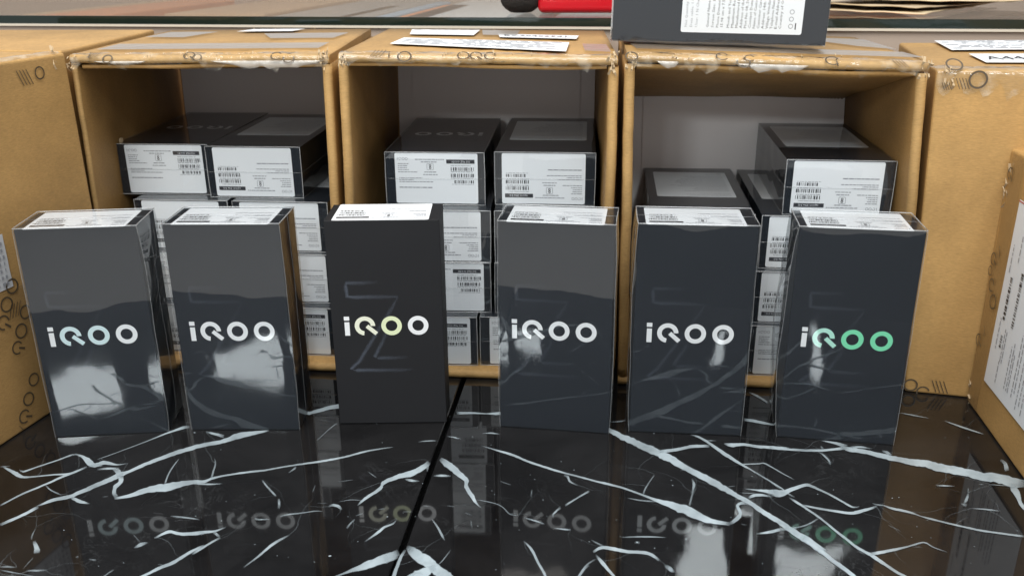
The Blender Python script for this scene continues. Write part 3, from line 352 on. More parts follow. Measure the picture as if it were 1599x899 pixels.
DOTS = [[-0.3687,0.6577,0.00059],[-0.2543,0.6346,0.00057],[-0.2508,0.6436,0.00067],[-0.2548,0.635,0.00058],[-0.2613,0.6751,0.00035],[-0.1886,0.6358,0.00033],[-0.1829,0.546,0.00033],[-0.179,0.5432,0.00024],[-0.201,0.5383,0.00024],[-0.2995,0.5062,0.00038],[-0.2895,0.4956,0.0003],[-0.2168,0.5211,0.00031],[-0.2458,0.4714,0.00025],[-0.2603,0.4684,0.00024],[-0.1505,0.4773,0.00028],[-0.1432,0.4759,0.00025],[-0.1015,0.4916,0.00029],[-0.1169,0.4767,0.00078],[-0.2165,0.5211,0.00031],[-0.1973,0.5153,0.00038],[-0.0857,0.5186,0.00046],[0.036,0.5873,0.00035],[0.0448,0.5756,0.00043],[0.0206,0.5373,0.0004],[0.0123,0.5695,0.0003],[-0.0654,0.5591,0.00033],[0.1139,0.5543,0.00046],[0.1141,0.561,0.00034],[0.1117,0.6283,0.00042],[0.0771,0.6019,0.00022],[0.1736,0.5653,0.00042],[0.1466,0.515,0.00031],[0.1601,0.517,0.00031],[0.044,0.4907,0.00026],[0.0489,0.4895,0.00033],[0.0902,0.4824,0.00036],[0.0984,0.4823,0.00025],[0.112,0.4915,0.00029],[0.0799,0.4885,0.00058],[0.1551,0.4662,0.00031],[0.2137,0.5419,0.00036],[0.2267,0.5472,0.00031],[0.2385,0.5422,0.00024],[0.264,0.5365,0.00042],[0.269,0.5373,0.00042],[0.2258,0.5066,0.00028],[0.2731,0.5262,0.00024],[0.259,0.4918,0.00025],[0.2712,0.4911,0.00025],[0.2949,0.4818,0.00024],[0.2847,0.465,0.00021],[0.3433,0.6621,0.00026],[-0.0134,0.5444,0.00024],[-0.2408,0.5875,0.00022]]
def crom(P, t, i):
    p0, p1, p2, p3 = P[max(i - 1, 0)], P[i], P[i + 1], P[min(i + 2, len(P) - 1)]
    return [.5 * (2 * b + (c - a) * t + (2 * a - 5 * b + 4 * c - d) * t * t + (3 * b - a - 3 * c + d) * t ** 3) for a, b, c, d in zip(p0, p1, p2, p3)]
rnd = random.Random(5)
vb = MB()
for vi, P in enumerate(VEINS):
    z = .00010 + .0000022 * vi; rows = []
    for i in range(len(P) - 1):
        d = math.hypot(P[i][0] - P[i + 1][0], P[i][1] - P[i + 1][1]); n = max(2, int(d / .0018))
        for k in range(n + (i == len(P) - 2)):
            rows.append(crom(P, k / n, i))
    vs = []; fd = []; m_ = len(rows)
    for i, (lx, ly, rx, ry) in enumerate(rows):
        l = Vector((lx, ly)); r = Vector((rx, ry)); c = (l + r) / 2; h = (r - l) / 2; w = h.length
        if w < 1e-6: h = Vector((1e-4, 0)); w = 1e-4
        hn = h / w; wl = .80 * w * (1 + .12 * fn((lx, ly, 0), 70, 1) + .20 * fn((lx, ly, 0), 330, 3) + .22 * fn((lx, ly, 0), 900, 5)); wr = .80 * w * (1 + .12 * fn((rx, ry, 0), 70, 2) + .20 * fn((rx, ry, 0), 330, 4) + .22 * fn((rx, ry, 0), 900, 7))
        wl = max(wl, .00022); wr = max(wr, .00022)
        c = c + hn * w * .15 * fn((c.x, c.y, 0), 130, 6); s = .0003 + .08 * w
        tip = min(1., min(i, m_ - 1 - i) / 3.2 + .12); g = tip * min(1., .22 + w / .0019) * (.86 + .38 * fn((c.x, c.y, 0), 60, 8))
        for off, a in ((-wl - s, 0), (-wl + s * .3, g), (wr - s * .3, g), (wr + s, 0)):
            q = c + hn * off; vs.append((q.x, q.y, z)); fd.append(a)
    fs = [(4 * i + k, 4 * i + k + 1, 4 * i + k + 5, 4 * i + k + 4) for i in range(m_ - 1) for k in range(3)]
    vb.add(vs, fs, 0, False, fd)
rh = random.Random(19)
for hi in range(150):      # hairline cracks branching off the veins
    P = rh.choice([p for p in VEINS if len(p) > 2]); q = rh.choice(P); x, y = (q[0] + q[2]) / 2, (q[1] + q[3]) / 2
    an = rh.uniform(0, 6.28); L = rh.uniform(.012, .06); n = 14; vs = []; fd = []; w = rh.uniform(.00018, .0004); a0_ = rh.uniform(.06, .24)
    for i in range(n + 1):
        if i: an += rh.uniform(-.35, .35); x += math.cos(an) * L / n; y += math.sin(an) * L / n
        nx_, ny_ = -math.sin(an) * w, math.cos(an) * w; k = a0_ * (1 - i / n) * rh.uniform(.5, 1)
        for m2, f2 in ((-1.6, 0), (0, k), (1.6, 0)): vs.append((x + nx_ * m2, y + ny_ * m2, .00062 + hi * 1e-6)); fd.append(f2)
    if -.40 < x < .42 and .36 < y < .72 and abs(x - SEAM(y)) > .012 and (vs[0][0] - SEAM(vs[0][1])) * (x - SEAM(y)) > 0:
        vb.add(vs, [(3 * i + k, 3 * i + k + 1, 3 * i + k + 4, 3 * i + k + 3) for i in range(n) for k in range(2)], 0, False, fd)
for di, (x, y, r) in enumerate(DOTS):
    n = 9; vs = [(x, y, .0005)]; fd = [1.]
    for i in range(n):
        a = 2 * math.pi * i / n; q = r * rnd.uniform(.7, 1.2)
        vs.append((x + q * math.cos(a) * 1.15, y + q * math.sin(a), .0005)); fd.append(.8)
    vb.add(vs, [(0, i + 1, (i + 1) % n + 1) for i in range(n)], 0, False, fd)
rr_ = random.Random(77)
for i in range(170):
    x, y = rr_.uniform(-.42, .42), rr_.uniform(.37, .70); r = rr_.choice((.0002, .0003, .0004))
    vs = [(x, y, .00085)] + [(x + r * math.cos(k * 1.2566) * 1.3, y + r * math.sin(k * 1.2566), .00085) for k in range(5)]
    vb.add(vs, [(0, k + 1, (k + 1) % 5 + 1) for k in range(5)], 0, False, [.45] * 6)
v = vb.build('marble_vein', M['vein'], table, fade=True); v['kind'] = 'stuff'

# floor before the table (seen only mirrored in the boxes)
def sheet(name, mat, x0, y0, x1, y1, z):
    mb = MB(); mb.add([(x0, y0, z), (x1, y0, z), (x1, y1, z), (x0, y1, z)], [(0, 1, 2, 3)])
    o = mb.build(name, mat); o['kind'] = 'structure'; return o
sheet('floor', M['floor'], -4, -5, 4, 3, -.8)
sheet('dark_reflection_sheet', M['mat'], -.12, -3.2, 1.6, .33, -.795)  # made-up dark sheet, out of view, darkens what the right-hand boxes mirror

# ------------------------------------------------------------------ phone boxes
BW, BT, BH = .0866, .0456, .1712
rl = random.Random(3)
def end_label(parent, seed=8):
    mb = MB(); F = frame((0, 0, BH + .00012), (.001, 0, 0), (0, .001, 0))
    roundrect(mb, F, -37.6, -22.5, 35.2, 22.3, 1.6, 0, .00014)
    o = mb.build('end_label', M['label'], parent)
    # printed side reads upright from the other way round: X = -x, Y = -y
    G = frame((0, 0, BH + .00036), (-.001, 0, 0), (0, -.001, 0)); mb = MB(); rnd = random.Random(seed)
    def q(zx, zy): return (zx - 421) / 8.49, 22.8 - (zy - 303) / 8.5
    def D(a, b, c, d, mi=1): x0, y1 = q(a, b); x1, y0 = q(c, d); dashes(mb, G, x0, y0 + .1, x1, y1 - .1, rnd, 0, mi)
    for k, px in enumerate((163, 187, 210)):
        x, y = q(px, 348); ring(mb, G, x, y, 1.25, .85, 0 if k else 0, 360 if k else 290, 16, 0, 1)
    x0, y1 = q(141, 338); x1, y0 = q(145, 358); rect(mb, G, x0, y0, x1, y1, 0, 1)
    for l in ((275, 348, 492, 357), (318, 367, 435, 376), (342, 443, 430, 452), (332, 463, 440, 471), (145, 382, 225, 390), (145, 397, 215, 405), (145, 412, 212, 420), (145, 427, 230, 435), (145, 444, 288, 452),
              (150, 489, 325, 496), (150, 504, 260, 511), (150, 518, 405, 526), (150, 560, 400, 570), (540, 395, 690, 401), (540, 441, 705, 448), (540, 489, 705, 495), (545, 536, 710, 541)): D(*l)
    x0, y1 = q(508, 352); x1, y0 = q(718, 382); roundrect(mb, G, x0, y0, x1, y1, .3, 0, .00003, 0)
    text(mb, G, 'iQOO Z9x 5G', x0 + 4.6, y0 + .9, 2.3, .00008, 2, wmax=16)
    for a, b, c, d in ((540, 410, 718, 437), (540, 458, 718, 485), (565, 508, 712, 531)):
        x0, y1 = q(a, b); x1, y0 = q(c, d); barcode(mb, G, x0, y0, x1, y1, rnd)
    x, y = q(386, 407)
    for s in (1, -1): rect(mb, G, x + s * 2.75 - .2, y - 2.6, x + s * 2.75 + .2, y + 2.6, 0, 1); rect(mb, G, x - 2.5, y + s * 2.8 - .2, x + 2.5, y + s * 2.8 + .2, 0, 1)
    ring(mb, G, x, y + 1.05, 1.1, .5, 0, 360, 12, 0, 0); ring(mb, G, x, y - 1.05, 1.1, .5, 0, 360, 12, 0, 0)
    p = mb.build('label_print', [M['ink'], M['inkgrey'], M['label']], o)
    return o
LINES = [(1068, 'Net Quantity: 1 N Phone'), (1076, 'Data cable: 1 N Guide 1 N'), (1084, 'User: 1 N Charger'),
         (1101, 'General Name: Mobile Phone'), (1108.5, 'Screen Size: 17.1 cm'), (1116, 'Phone Dimensions (cm)'), (1122.5, '15.98 cm x 7.543 cm'),
         (1132, 'Month and Year of Manufacture'), (1138.5, 'Maximum Retail Price (incl. taxes)'), (1145, 'Manufactured by and Address'), (1151.5, 'Address of the Manufacturer'), (1158, 'Plot No 08, Sector 24, Greater'),
         (1164.5, 'Contact Details in Case of any'), (1171, 'Name of Customer Care Officer'), (1177.5, 'Customer Care Office Address'), (1184, 'Address: 14th Floor, Tower'), (1190.5, 'Village Vrindavan, Gurgaon'), (1197, 'Telephone Number: 1800'), (1203.5, 'E-mail Address: service'), (1210, 'Country of Origin: India')]
def back_label(parent, detailed):
    # frame seen from behind: right = -x, up = z
    F = frame((0, BT / 2 + .00012, 0), (-.001, 0, 0), (0, 0, .001)); mb = MB()
    roundrect(mb, F, -35.5, 20, 35.5, 115.5, 1.6, 0, .00014)
    o = mb.build('back_label', M['label'], parent)
    mb = MB(); G = frame((0, BT / 2 + .00036, 0), (-.001, 0, 0), (0, 0, .001)); rnd = random.Random(4)
    for px, s in LINES:
        y = 115.5 - (px - 1062) / 1.905 - 1.2
        if detailed: text(mb, G, s, -31.5, y - .4, 2.9, 0, 0 if px > 1095 else 1, wmax=1.62 * len(s))
        else: dashes(mb, G, -31.5, y, -31.5 + 1.6 * len(s), y + .9, rnd, 0, 1)
    # bin and recycling marks at the foot
    y = 115.5 - (1228 - 1062) / 1.905
    rect(mb, G, -31.5, y - 3.6, -26.5, y - 2.7, 0, 0)
    for k in range(3): ring(mb, G, -29 + 5.5 * k, y + .6, 1.9, 1.4, 0, 360, 12, 0, 1)
    mb.build('label_print', [M['ink'], M['inkgrey']], o)
    return o
def zmark(parent, wrap):
    G = frame((0, -BT / 2 - .00010, .0856), (.001, 0, 0), (0, 0, .001)); mb = MB()
    S = [[(-5, 36, 0), (-18, 36, .45), (-29.7, 36, .75), (-30.2, 33, .9), (-29.6, 25, .95), (-24, 24.4, .8), (-6, 24.4, .5), (9, 24.4, .35), (4, 15, .4), (-3.5, 3, .45), (-14, -14, .65), (-24, -30, .8), (-31, -36.6, 1.), (-26, -37.6, .95), (-8, -37.8, .6), (8, -38, .35), (20, -38, 0)],
         [(0, -3, .25), (-5, -14, .5), (-11.6, -26.2, .8), (-8, -27.2, .7), (3, -27.2, .4), (16, -27.4, 0)]]
    for P in S:
        vs = []; fd = []; fs = []; n = len(P)
        for i, (x, y, a) in enumerate(P):
            p = Vector(P[max(i - 1, 0)][:2]); q = Vector(P[min(i + 1, n - 1)][:2]); t = (q - p).normalized(); nn = Vector((-t.y, t.x))
            for w, g in ((-2.0, 0), (-.35, a), (.35, a), (2.0, 0)): vs.append(G(x + nn.x * w, y + nn.y * w)); fd.append(g)
        fs = [(4 * i + k, 4 * i + k + 1, 4 * i + k + 5, 4 * i + k + 4) for i in range(n - 1) for k in range(3)]
        mb.add(vs, fs, 0, False, fd)
    return mb.build('letter_outline', M['zline' if wrap else 'zline_matt'], parent, fade=True)
def front_logo(parent, cols):
    G = frame((0, -BT / 2 - .00016, .0860), (.001, 0, 0), (0, 0, .001)); mb = MB()
    logo(mb, G, 1.0, (0, 1, 2, 3)); return mb.build('front_logo', [M[c] for c in cols], parent)
def shrink_wrap(parent, seed, left=.0011, right=.0011, mat='film'):
    """thin film shell, slightly loose on its sides, pulled tight on the front"""
    hx, hy = BW / 2, BT / 2; nx, ny, nz = 14, 7, 26; mb = MB()
    def pos(u, v, w):      # u,v,w in 0..1 on the shell
        z = w * BH; bow = math.sin(math.pi * min(1, max(0, w))) ** .6
        el = .0004 + (left - .0004) * bow * (.75 + .6 * fn((0, v * .3, w * .6), 4, seed)); er = .0004 + (right - .0004) * bow * (.75 + .6 * fn((1, v * .3, w * .6), 4, seed))
        x = -hx - el + u * (2 * hx + el + er)
        fy = .0006; y = -hy - fy + v * (2 * hy + 2 * fy)
        zz = .0001 + w * (BH + .0008)
        if u in (0, 1): y = y * (1 - .012 * 0)
        p = Vector((x, y, zz)); q = p * 1.
        if 0 < u < 1 and 0 < w < 1 and v in (0, 1): q.y += (1 if v else -1) * (.00022 * fn(p, 22, seed) + .00015)
        if u in (0, 1): q.x += (1 if u else -1) * .0005 * fn(p, 40, seed + 3)
        if w == 1: q.z += .0002 * fn(p, 50, seed + 5) + .0001
        return q
    def grid(f, a, b, flip):
        vs = [f(i / a, j / b) for j in range(b + 1) for i in range(a + 1)]
        fs = [(j * (a + 1) + i, j * (a + 1) + i + 1, (j + 1) * (a + 1) + i + 1, (j + 1) * (a + 1) + i) for j in range(b) for i in range(a)]
        if flip: fs = [f_[::-1] for f_ in fs]
        mb.add(vs, fs, 0, True)
    grid(lambda s, t: pos(s, 0, t), nx, nz, False); grid(lambda s, t: pos(s, 1, t), nx, nz, True)
    grid(lambda s, t: pos(0, s, t), ny, nz, True); grid(lambda s, t: pos(1, s, t), ny, nz, False)
    grid(lambda s, t: pos(s, t, 1), nx, ny, False)
    o = mb.build('shrink_wrap', M[mat], parent)
    # sealed creases: the rim of the end and the tear line round the middle
    mb = MB(); r = .00042
    rim = [pos(i / 10, 0, 1) for i in range(11)] + [pos(1, i / 5, 1) for i in range(1, 6)] + [pos(1 - i / 10, 1, 1) for i in range(1, 11)] + [pos(0, 1 - i / 5, 1) for i in range(1, 5)]
    tube(mb, rim, r, True); mb.build('rim_crease', M['crease'], o)
    mb = MB(); loop = [pos(0, .5, i / 16) for i in range(17)] + [pos(i / 8, .5, 1) for i in range(1, 9)] + [pos(1, .5, 1 - i / 16) for i in range(1, 17)]
    tube(mb, loop, .00022, False); mb.build('tear_line', M['crease_thin'], o)
    for u in (0, 1): mb = MB(); tube(mb, [pos(u, 0, i / 20) for i in range(21)], .00024); mb.build('edge_crease', M['crease_thin'], o)
    return o
def phone_box(label, mw, cols, seed, wrap=True, group=None, left=.0011, right=.0011, detailed=False):
    t = thing('phone_box', label, 'phone box', mw, group)
    if body_me: link('body', body_me[0 if wrap else 1], t)
    front_logo(t, cols); zmark(t, wrap); end_label(t); back_label(t, detailed)
    if wrap: shrink_wrap(t, seed, left, right)
    return t
body_me = []
for mt in ('black', 'blackmatte'):
    b = boxmesh('body', M[mt], -BW / 2, -BT / 2, .0003, BW / 2, BT / 2, BH, .0005, 2); body_me.append(b.data); bpy.data.objects.remove(b)
GF = 'phone boxes standing in a row on the marble'
S4 = ('foil',) * 4
fronts = [(-.31935, .63349, .08799, ('foil', 'foil_sheen_cyan', 'foil_sheen_cyan', 'foil'), 'shrink-wrapped black phone box standing at the far left of the row', .0011, .0030),
          (-.21484, .63944, -.01749, S4, 'standing black phone box with brownish reflection along its right side, second from left', .0011, .0014),
          (-.09722, .64826, .01095, ('foil', 'foil_sheen_pale_yellow', 'foil_sheen_yellow', 'foil'), 'unwrapped matt black phone box, a faint letter Z showing behind its yellowish logo', .001, .001),
          (.03283, .6357, -.1543, S4, 'glossy wrapped phone box standing right of the unwrapped one and the table joint', .0012, .0024),
          (.13578, .62835, -.09711, S4, 'wrapped phone box with white logo standing in front of the gap between two cartons', .0030, .0011),
          (.25036, .61564, -.16472, ('foil', 'foil_sheen_mint', 'foil_sheen_green', 'foil_sheen_green'), 'standing phone box with green foil logo at the right end of the row', .0075, .0011)]
for i, (x, y, a, cols, lab, l, r_) in enumerate(fronts):
    mw = Matrix.Translation((x, y, .0002)) @ Matrix.Rotation(a, 4, 'Z') @ Matrix.Translation((0, BT / 2, 0))
    phone_box(lab, mw, cols, i + 1, wrap=(i != 2), group=GF, left=l, right=r_)

# lying boxes in the cartons -------------------------------------------------
A_UP = Matrix.Rotation(math.pi, 4, 'Z') @ Matrix.Rotation(-math.pi / 2, 4, 'X')   # logo side up
B_UP = Matrix.Rotation(math.pi / 2, 4, 'X')                                        # back label up
proto = phone_box('x', None, S4, 21, group='x', left=.0006, right=.0006)
used = [False]
prints = []
for sd in (11, 12, 13, 14):                       # every box has its own serial bars
    e = end_label(None, sd); prints.append(e.children[0].data); bpy.data.objects.remove(e.children[0]); bpy.data.objects.remove(e)
def lying(x, y, lvl, yaw, kind, label, group, anchor='l'):
    """(x, y): front top corner of the visible end, on the left or right"""
    z = .0085 + (lvl - 1) * .0468 + .0001
    sx = 1 if anchor == 'l' else -1
    mw = Matrix.Translation((x, y, z)) @ Matrix.Rotation(yaw, 4, 'Z') @ Matrix.Translation((sx * .044, BH, .0234)) @ (A_UP if kind == 'A' else B_UP)
    # after the turn the end label (local z = BH) faces the viewer, its plane through the anchor
    t = proto if not used[0] else copy_tree(proto)
    if used[0]:
        for e in t.children:
            if e.name.startswith('end_label'):
                for pr in e.children: pr.data = prints[(int(abs(x) * 1e4) + lvl) % 4]
    used[0] = True; t.matrix_world = mw; t['label'] = label; t['group'] = group
    return t
GL, GM, GR = 'phone boxes lying in the left carton', 'phone boxes lying in the middle carton', 'phone boxes lying in the right carton'
yl = -.09
# left carton
lying(-.3638, .8215, 4, -.075, 'A', 'top box on the left stack of the left carton, its end label upright', GL)
lying(-.2765, .8075, 4, -.085, 'B', 'lying box at top right in the left carton, white label on its upper side', GL)
lying(-.1650, .7838, 3, yl, 'B', 'third box up on the right stack of the left carton, behind the second standing box', GL, 'r')
lying(-.2570, .7925, 3, yl, 'B', 'box just under the top of the left stack in the left carton', GL, 'r')
lying(-.1605, .7755, 2, yl, 'B', 'second box up on the right stack of the left carton, label upside down', GL, 'r')
lying(-.2530, .7840, 2, yl, 'A', 'second box up on left stack of left carton, glimpsed between standing boxes', GL, 'r')
lying(-.1620, .7620, 1, yl, 'A', 'bottom box of the right stack in the left carton, its black bar showing', GL, 'r')
lying(-.2545, .7705, 1, yl, 'B', 'bottom box of the left stack in the left carton, glimpsed between standing boxes', GL, 'r')
# middle carton
ym = -.055
lying(-.1105, .7775, 4, -.075, 'A', 'top left box in the middle carton, front side up with a dim logo', GM)
lying(-.0145, .7740, 4, -.085, 'B', 'top right box in the middle carton with a white label on its upper side', GM)
lying(-.0180, .7525, 3, ym, 'B', 'third box up on the left stack of the middle carton, right of the unwrapped box', GM, 'r')
lying(.0730, .7480, 3, ym, 'B', 'third box up on the right stack of the middle carton, behind a standing box', GM, 'r')
lying(-.0185, .7509, 2, ym, 'A', 'second box up on left stack of middle carton, black bar above its barcodes', GM, 'r')
lying(.0725, .7460, 2, ym, 'A', 'second box up on the right stack of the middle carton, behind a standing box', GM, 'r')
lying(-.0311, .7390, 1, ym, 'A', 'bottom left box in the middle carton, set a little left of those above it', GM, 'r')
lying(-.0290, .7405, 1, ym, 'A', 'bottom right box in the middle carton, a sliver of its label showing', GM)
# right carton
yr = -.105
lying(.2285, .7360, 4, -.115, 'B', 'highest box in the right carton, lying alone on the right stack', GR)
lying(.2113, .7325, 3, yr, 'B', 'box directly below the highest one in the right carton', GR)
lying(.1190, .7450, 3, yr, 'B', 'top box of the lower left stack in the right carton, back label facing up', GR)
lying(.2068, .7241, 2, yr, 'B', 'second box up on the right stack of the right carton, seen between two standing boxes', GR)
lying(.1150, .7345, 2, yr, 'A', 'second box up on the left stack of the right carton, hidden behind a standing box', GR)
lying(.2021, .7170, 1, yr, 'A', 'bottom box of the right stack in the right carton, its label upright', GR)
lying(.1100, .7265, 1, yr, 'A', 'bottom box of the left stack in the right carton, hidden behind a standing box', GR)
# box lying on its long side on the cartons
TM = Matrix(((0, 0, -1, 0), (0, -1, 0, 0), (-1, 0, 0, 0), (0, 0, 0, 1)))
mw = Matrix.Translation((.0845, .774, .2885)) @ Matrix.Rotation(-.165, 4, 'Z') @ Matrix.Rotation(.018, 4, 'Y') @ Matrix.Translation((BH, BT / 2, .0437)) @ TM
phone_box('phone box on its side atop the cartons, small print on its label', mw, S4, 31, detailed=True)

# ------------------------------------------------------------------ cartons
def panel(mb, P0, P1, D, Wv, steps=24, seed=0, mi=0, wob=.0007):
    """board sheet: front edge P0->P1 rounded, running back along D, thickness vector Wv"""
    P0, P1, D, Wv = Vector(P0), Vector(P1), Vector(D), Vector(Wv); t = Wv.length; dn = D.normalized(); wn = Wv.normalized(); L = D.length
    prof = []
    for k in range(7):
        a = math.pi * k / 6; prof.append((t * .5 * (1 - math.sin(a)), t * .5 * (1 - math.cos(a))))
    for s in (.08, .3, .6, 1): prof.append((t * .5 + (L - t * .5) * s, t))
    for s in (1, .6, .3, .08): prof.append((t * .5 + (L - t * .5) * s, 0))
    n = len(prof); vs = []
    for j in range(steps + 1):
        v = j / steps; base = P0.lerp(P1, v)
        for k, (u, w) in enumerate(prof):
            p = base + dn * u + wn * w
            if u < L * .95: p += dn * wob * 1.5 * fn(base, 25, seed) + wn * wob * (fn(base, 18, seed + 2) + .5 * fn(base, 90, seed + 4)) * (1 if u < L * .5 else .4)
            vs.append(p)
    for j in range(steps):
        for k in range(n):
            mb.add([], [], mi)
    fs = []; sm = []
    for j in range(steps):
        for k in range(n):
            k2 = (k + 1) % n; fs.append((j * n + k, j * n + k2, (j + 1) * n + k2, (j + 1) * n + k))
    fs.append(tuple(range(n - 1, -1, -1))); fs.append(tuple(range(steps * n, steps * n + n)))
    o = len(mb.v); mb.add(vs, fs, mi, True)
    mb.sm[-1] = mb.sm[-2] = False
    for j in range(steps):
        for k in range(6): mb.m[j * n + k] = 1
def flat(mb, P0, P1, P2, P3, t, mi=0):
    P = [Vector(p) for p in (P0, P1, P2, P3)]; n = (P[1] - P[0]).cross(P[3] - P[0]).normalized() * t
    hexa(mb, [*[p for p in P], *[p + n for p in P]], mi)
def tape_strip(parent, P0, P1, back, drop, seed, mat='tape', n=60, name='packing_tape', lift=.0006):
    """crumpled clear tape over a front top edge from P0 to P1"""
    P0, P1 = Vector(P0), Vector(P1); mb = MB(); vs = []; prof = [(back, .0), (back * .5, .0), (.006, .0), (.0018, -.0006), (-.0006, -.003), (-.0008, -.0055), (-.0002, -drop)]
    for i in range(n + 1):
        b = P0.lerp(P1, i / n); g = 1 + .7 * fn(b, 60, seed)
        for k, (y, z) in enumerate(prof):
            yy = y * (g if k < 2 else 1); zz = z * ((1 + .9 * fn(b, 95, seed + 1) + .5 * fn(b, 300, seed + 2)) if k == 6 else 1)
            p = b + Vector((0, yy, zz + lift)) + Vector((0, -1 if k > 3 else 0, 1 if k < 5 else 0)) * .0011 * abs(fn(b + Vector((0, k * .01, 0)), 150, seed + 3))
            vs.append(p)
    m_ = len(prof); fs = [(i * m_ + k, i * m_ + k + 1, (i + 1) * m_ + k + 1, (i + 1) * m_ + k) for i in range(n) for k in range(m_ - 1)]
    mb.add(vs, fs, 0, True); return mb.build(name, M[mat], parent)
def shards(parent, c, spread, n, seed, size=.008):
    rnd = random.Random(seed); mb = MB()
    for i in range(n):
        p = Vector(c) + Vector([rnd.uniform(-s, s) for s in spread])
        a = Vector((rnd.uniform(-.5, .5), rnd.uniform(-.25, .1), rnd.choice((-1, 1)))).normalized() * size * rnd.uniform(.5, 1.5)
        b = a.cross(Vector((rnd.uniform(-.3, .3), -1, rnd.uniform(-.3, .3)))).normalized() * size * rnd.uniform(.05, .18)
        c_ = Vector((0, -rnd.uniform(.001, .003), 0))
        mb.add([p - a * .5 - b, p - a * .5 + b, p + b * rnd.uniform(.6, 1.3) + c_, p + a * .5 + b * rnd.uniform(-.4, .4), p - b * rnd.uniform(.6, 1.3) + c_], [(0, 1, 2, 4), (4, 2, 3)])
    o = mb.build('torn_paper', M['torn'], parent); o['kind'] = 'stuff'; return o

def carton(label, FL, FR, TL, TR, D, ceil_z, seed, tl=.0082):
    """open carton lying on its side, mouth towards the viewer; FL.. = outer corners of the mouth"""
    FL, FR, TL, TR, D = map(Vector, (FL, FR, TL, TR, D)); c = thing('open_carton', label, 'carton', Matrix.Translation(FL), 'open cartons full of phone boxes')
    off = Vector(FL); FL, FR, TL, TR = [p - off for p in (FL, FR, TL, TR)]
    t = .0082; ex = (FR - FL).normalized()
    mb = MB(); panel(mb, FL + Vector((0, 0, .0003)), FR + Vector((0, 0, .0003)), D, (0, 0, t * .95), 26, seed); mb.build('bottom_panel', [M['card'], M['card_edge']], c)
    mb = MB(); panel(mb, TL + ex * .001 + Vector((0, 0, 0)), TR - ex * .001, D, (0, 0, -t * .85), 40, seed + 1, wob=.0011); mb.build('top_panel', [M['card'], M['card_edge']], c)
    e = Vector((0, 0, .0005)); up_l = (TL - FL); up_r = (TR - FR)
    fl = FL + Vector((0, .0012, t + .0006)); ft = TL + Vector((0, .0012, -t * .85 - .0008))
    mb = MB(); panel(mb, fl, ft, D, ex * tl, 34, seed + 2); mb.build('side_panel', [M['card_in'], M['card_edge']], c)
    fl = FR + Vector((0, .0012, t + .0006)); ft = TR + Vector((0, .0012, -t * .85 - .0008))
    mb = MB(); panel(mb, ft, fl, D, -ex * t, 34, seed + 3); mb.build('side_panel', [M['card_in'], M['card_edge']], c)
    # back wall and its grey liner
    b0 = FL + D + ex * (t + .0005) + Vector((0, -.0052, t + .001)); b1 = FR + D - ex * (t + .0005) + Vector((0, -.0052, t + .001))
    b2 = TR + D - ex * (t + .0005) + Vector((0, -.0052, -t - .001)); b3 = TL + D + ex * (t + .0005) + Vector((0, -.0052, -t - .001))
    mb = MB(); flat(mb, b3, b2, b1, b0, -.004); mb.build('back_panel', M['card_in'], c)
    mb = MB(); q = Vector((0, -.006, 0)); i_ = ex * .016
    flat(mb, b0 + q + i_, b1 + q - i_, b2 + q - i_, b3 + q + i_, .0012); 
    flat(mb, b0 + q * .75 + ex * .001, b0 + q * .75 + i_ * 1.1, b3 + q * .75 + i_ * 1.1, b3 + q * .75 + ex * .001, .0012)
    flat(mb, b1 + q * .75 - i_ * 1.1, b1 + q * .75 - ex * .001, b2 + q * .75 - ex * .001, b2 + q * .75 - i_ * 1.1, .0012)
    mb.build('grey_liner', M['liner'], c)
    # top flap folded in, sagging towards the back
    f0 = TL + ex * (t + .001) + Vector((0, .004, -t * .85 - .0035)); f1 = TR - ex * (t + .001) + Vector((0, .004, -t * .85 - .0035))
    f2 = TR + D - ex * (t + .002) + Vector((0, -.018, 0)); f2.z = ceil_z; f3 = TL + D + ex * (t + .002) + Vector((0, -.018, 0)); f3.z = ceil_z
    mb = MB(); n = 12; vs = []
    for j in range(n + 1):
        for i in range(n + 1):
            u, v = i / n, j / n; p = f0.lerp(f1, u).lerp(f3.lerp(f2, u), v); p.z += .0015 * fn(p, 20, seed + 9) - .002 * math.sin(math.pi * v) * math.sin(math.pi * u); vs.append(p)
    k = len(vs); vs += [p + Vector((0, 0, .003)) for p in vs]
    fs = []
    for j in range(n):
        for i in range(n):
            a = j * (n + 1) + i; fs.append((a, a + n + 1, a + n + 2, a + 1)); fs.append((a + k, a + 1 + k, a + n + 2 + k, a + n + 1 + k))
    for i in range(n): fs.append((i, i + 1, i + 1 + k, i + k)); a = n * (n + 1) + i; fs.append((a + 1, a, a + k, a + 1 + k))
    mb.add(vs, fs, 0, True); fo = mb.build('folded_flap', M['card_in'], c)
    return c, off, TL, TR, D, ex, (f0, f1, f2, f3), fo
Z = .285
L_ = carton('open carton at left, its two top boxes pushed unevenly to the back', (-.3695, .764, 0), (-.1486, .7415, 0), (-.3650, .764, .2805), (-.1445, .7425, .2822), (-.002, .248, 0), .247, 1, .0050)
M_ = carton('open carton in the middle with printed labels across its top', (-.1445, .7375, 0), (.0851, .7157, 0), (-.1385, .7375, .2835), (.0846, .7160, .2815), (.012, .238, 0), .254, 2)
R_ = carton('open carton at right, faint writing on the flap folded inside its mouth', (.0925, .7120, 0), (.3360, .6970, 0), (.0888, .7130, .2842), (.3180, .6955, .2775), (.019, .214, 0), .222, 3)

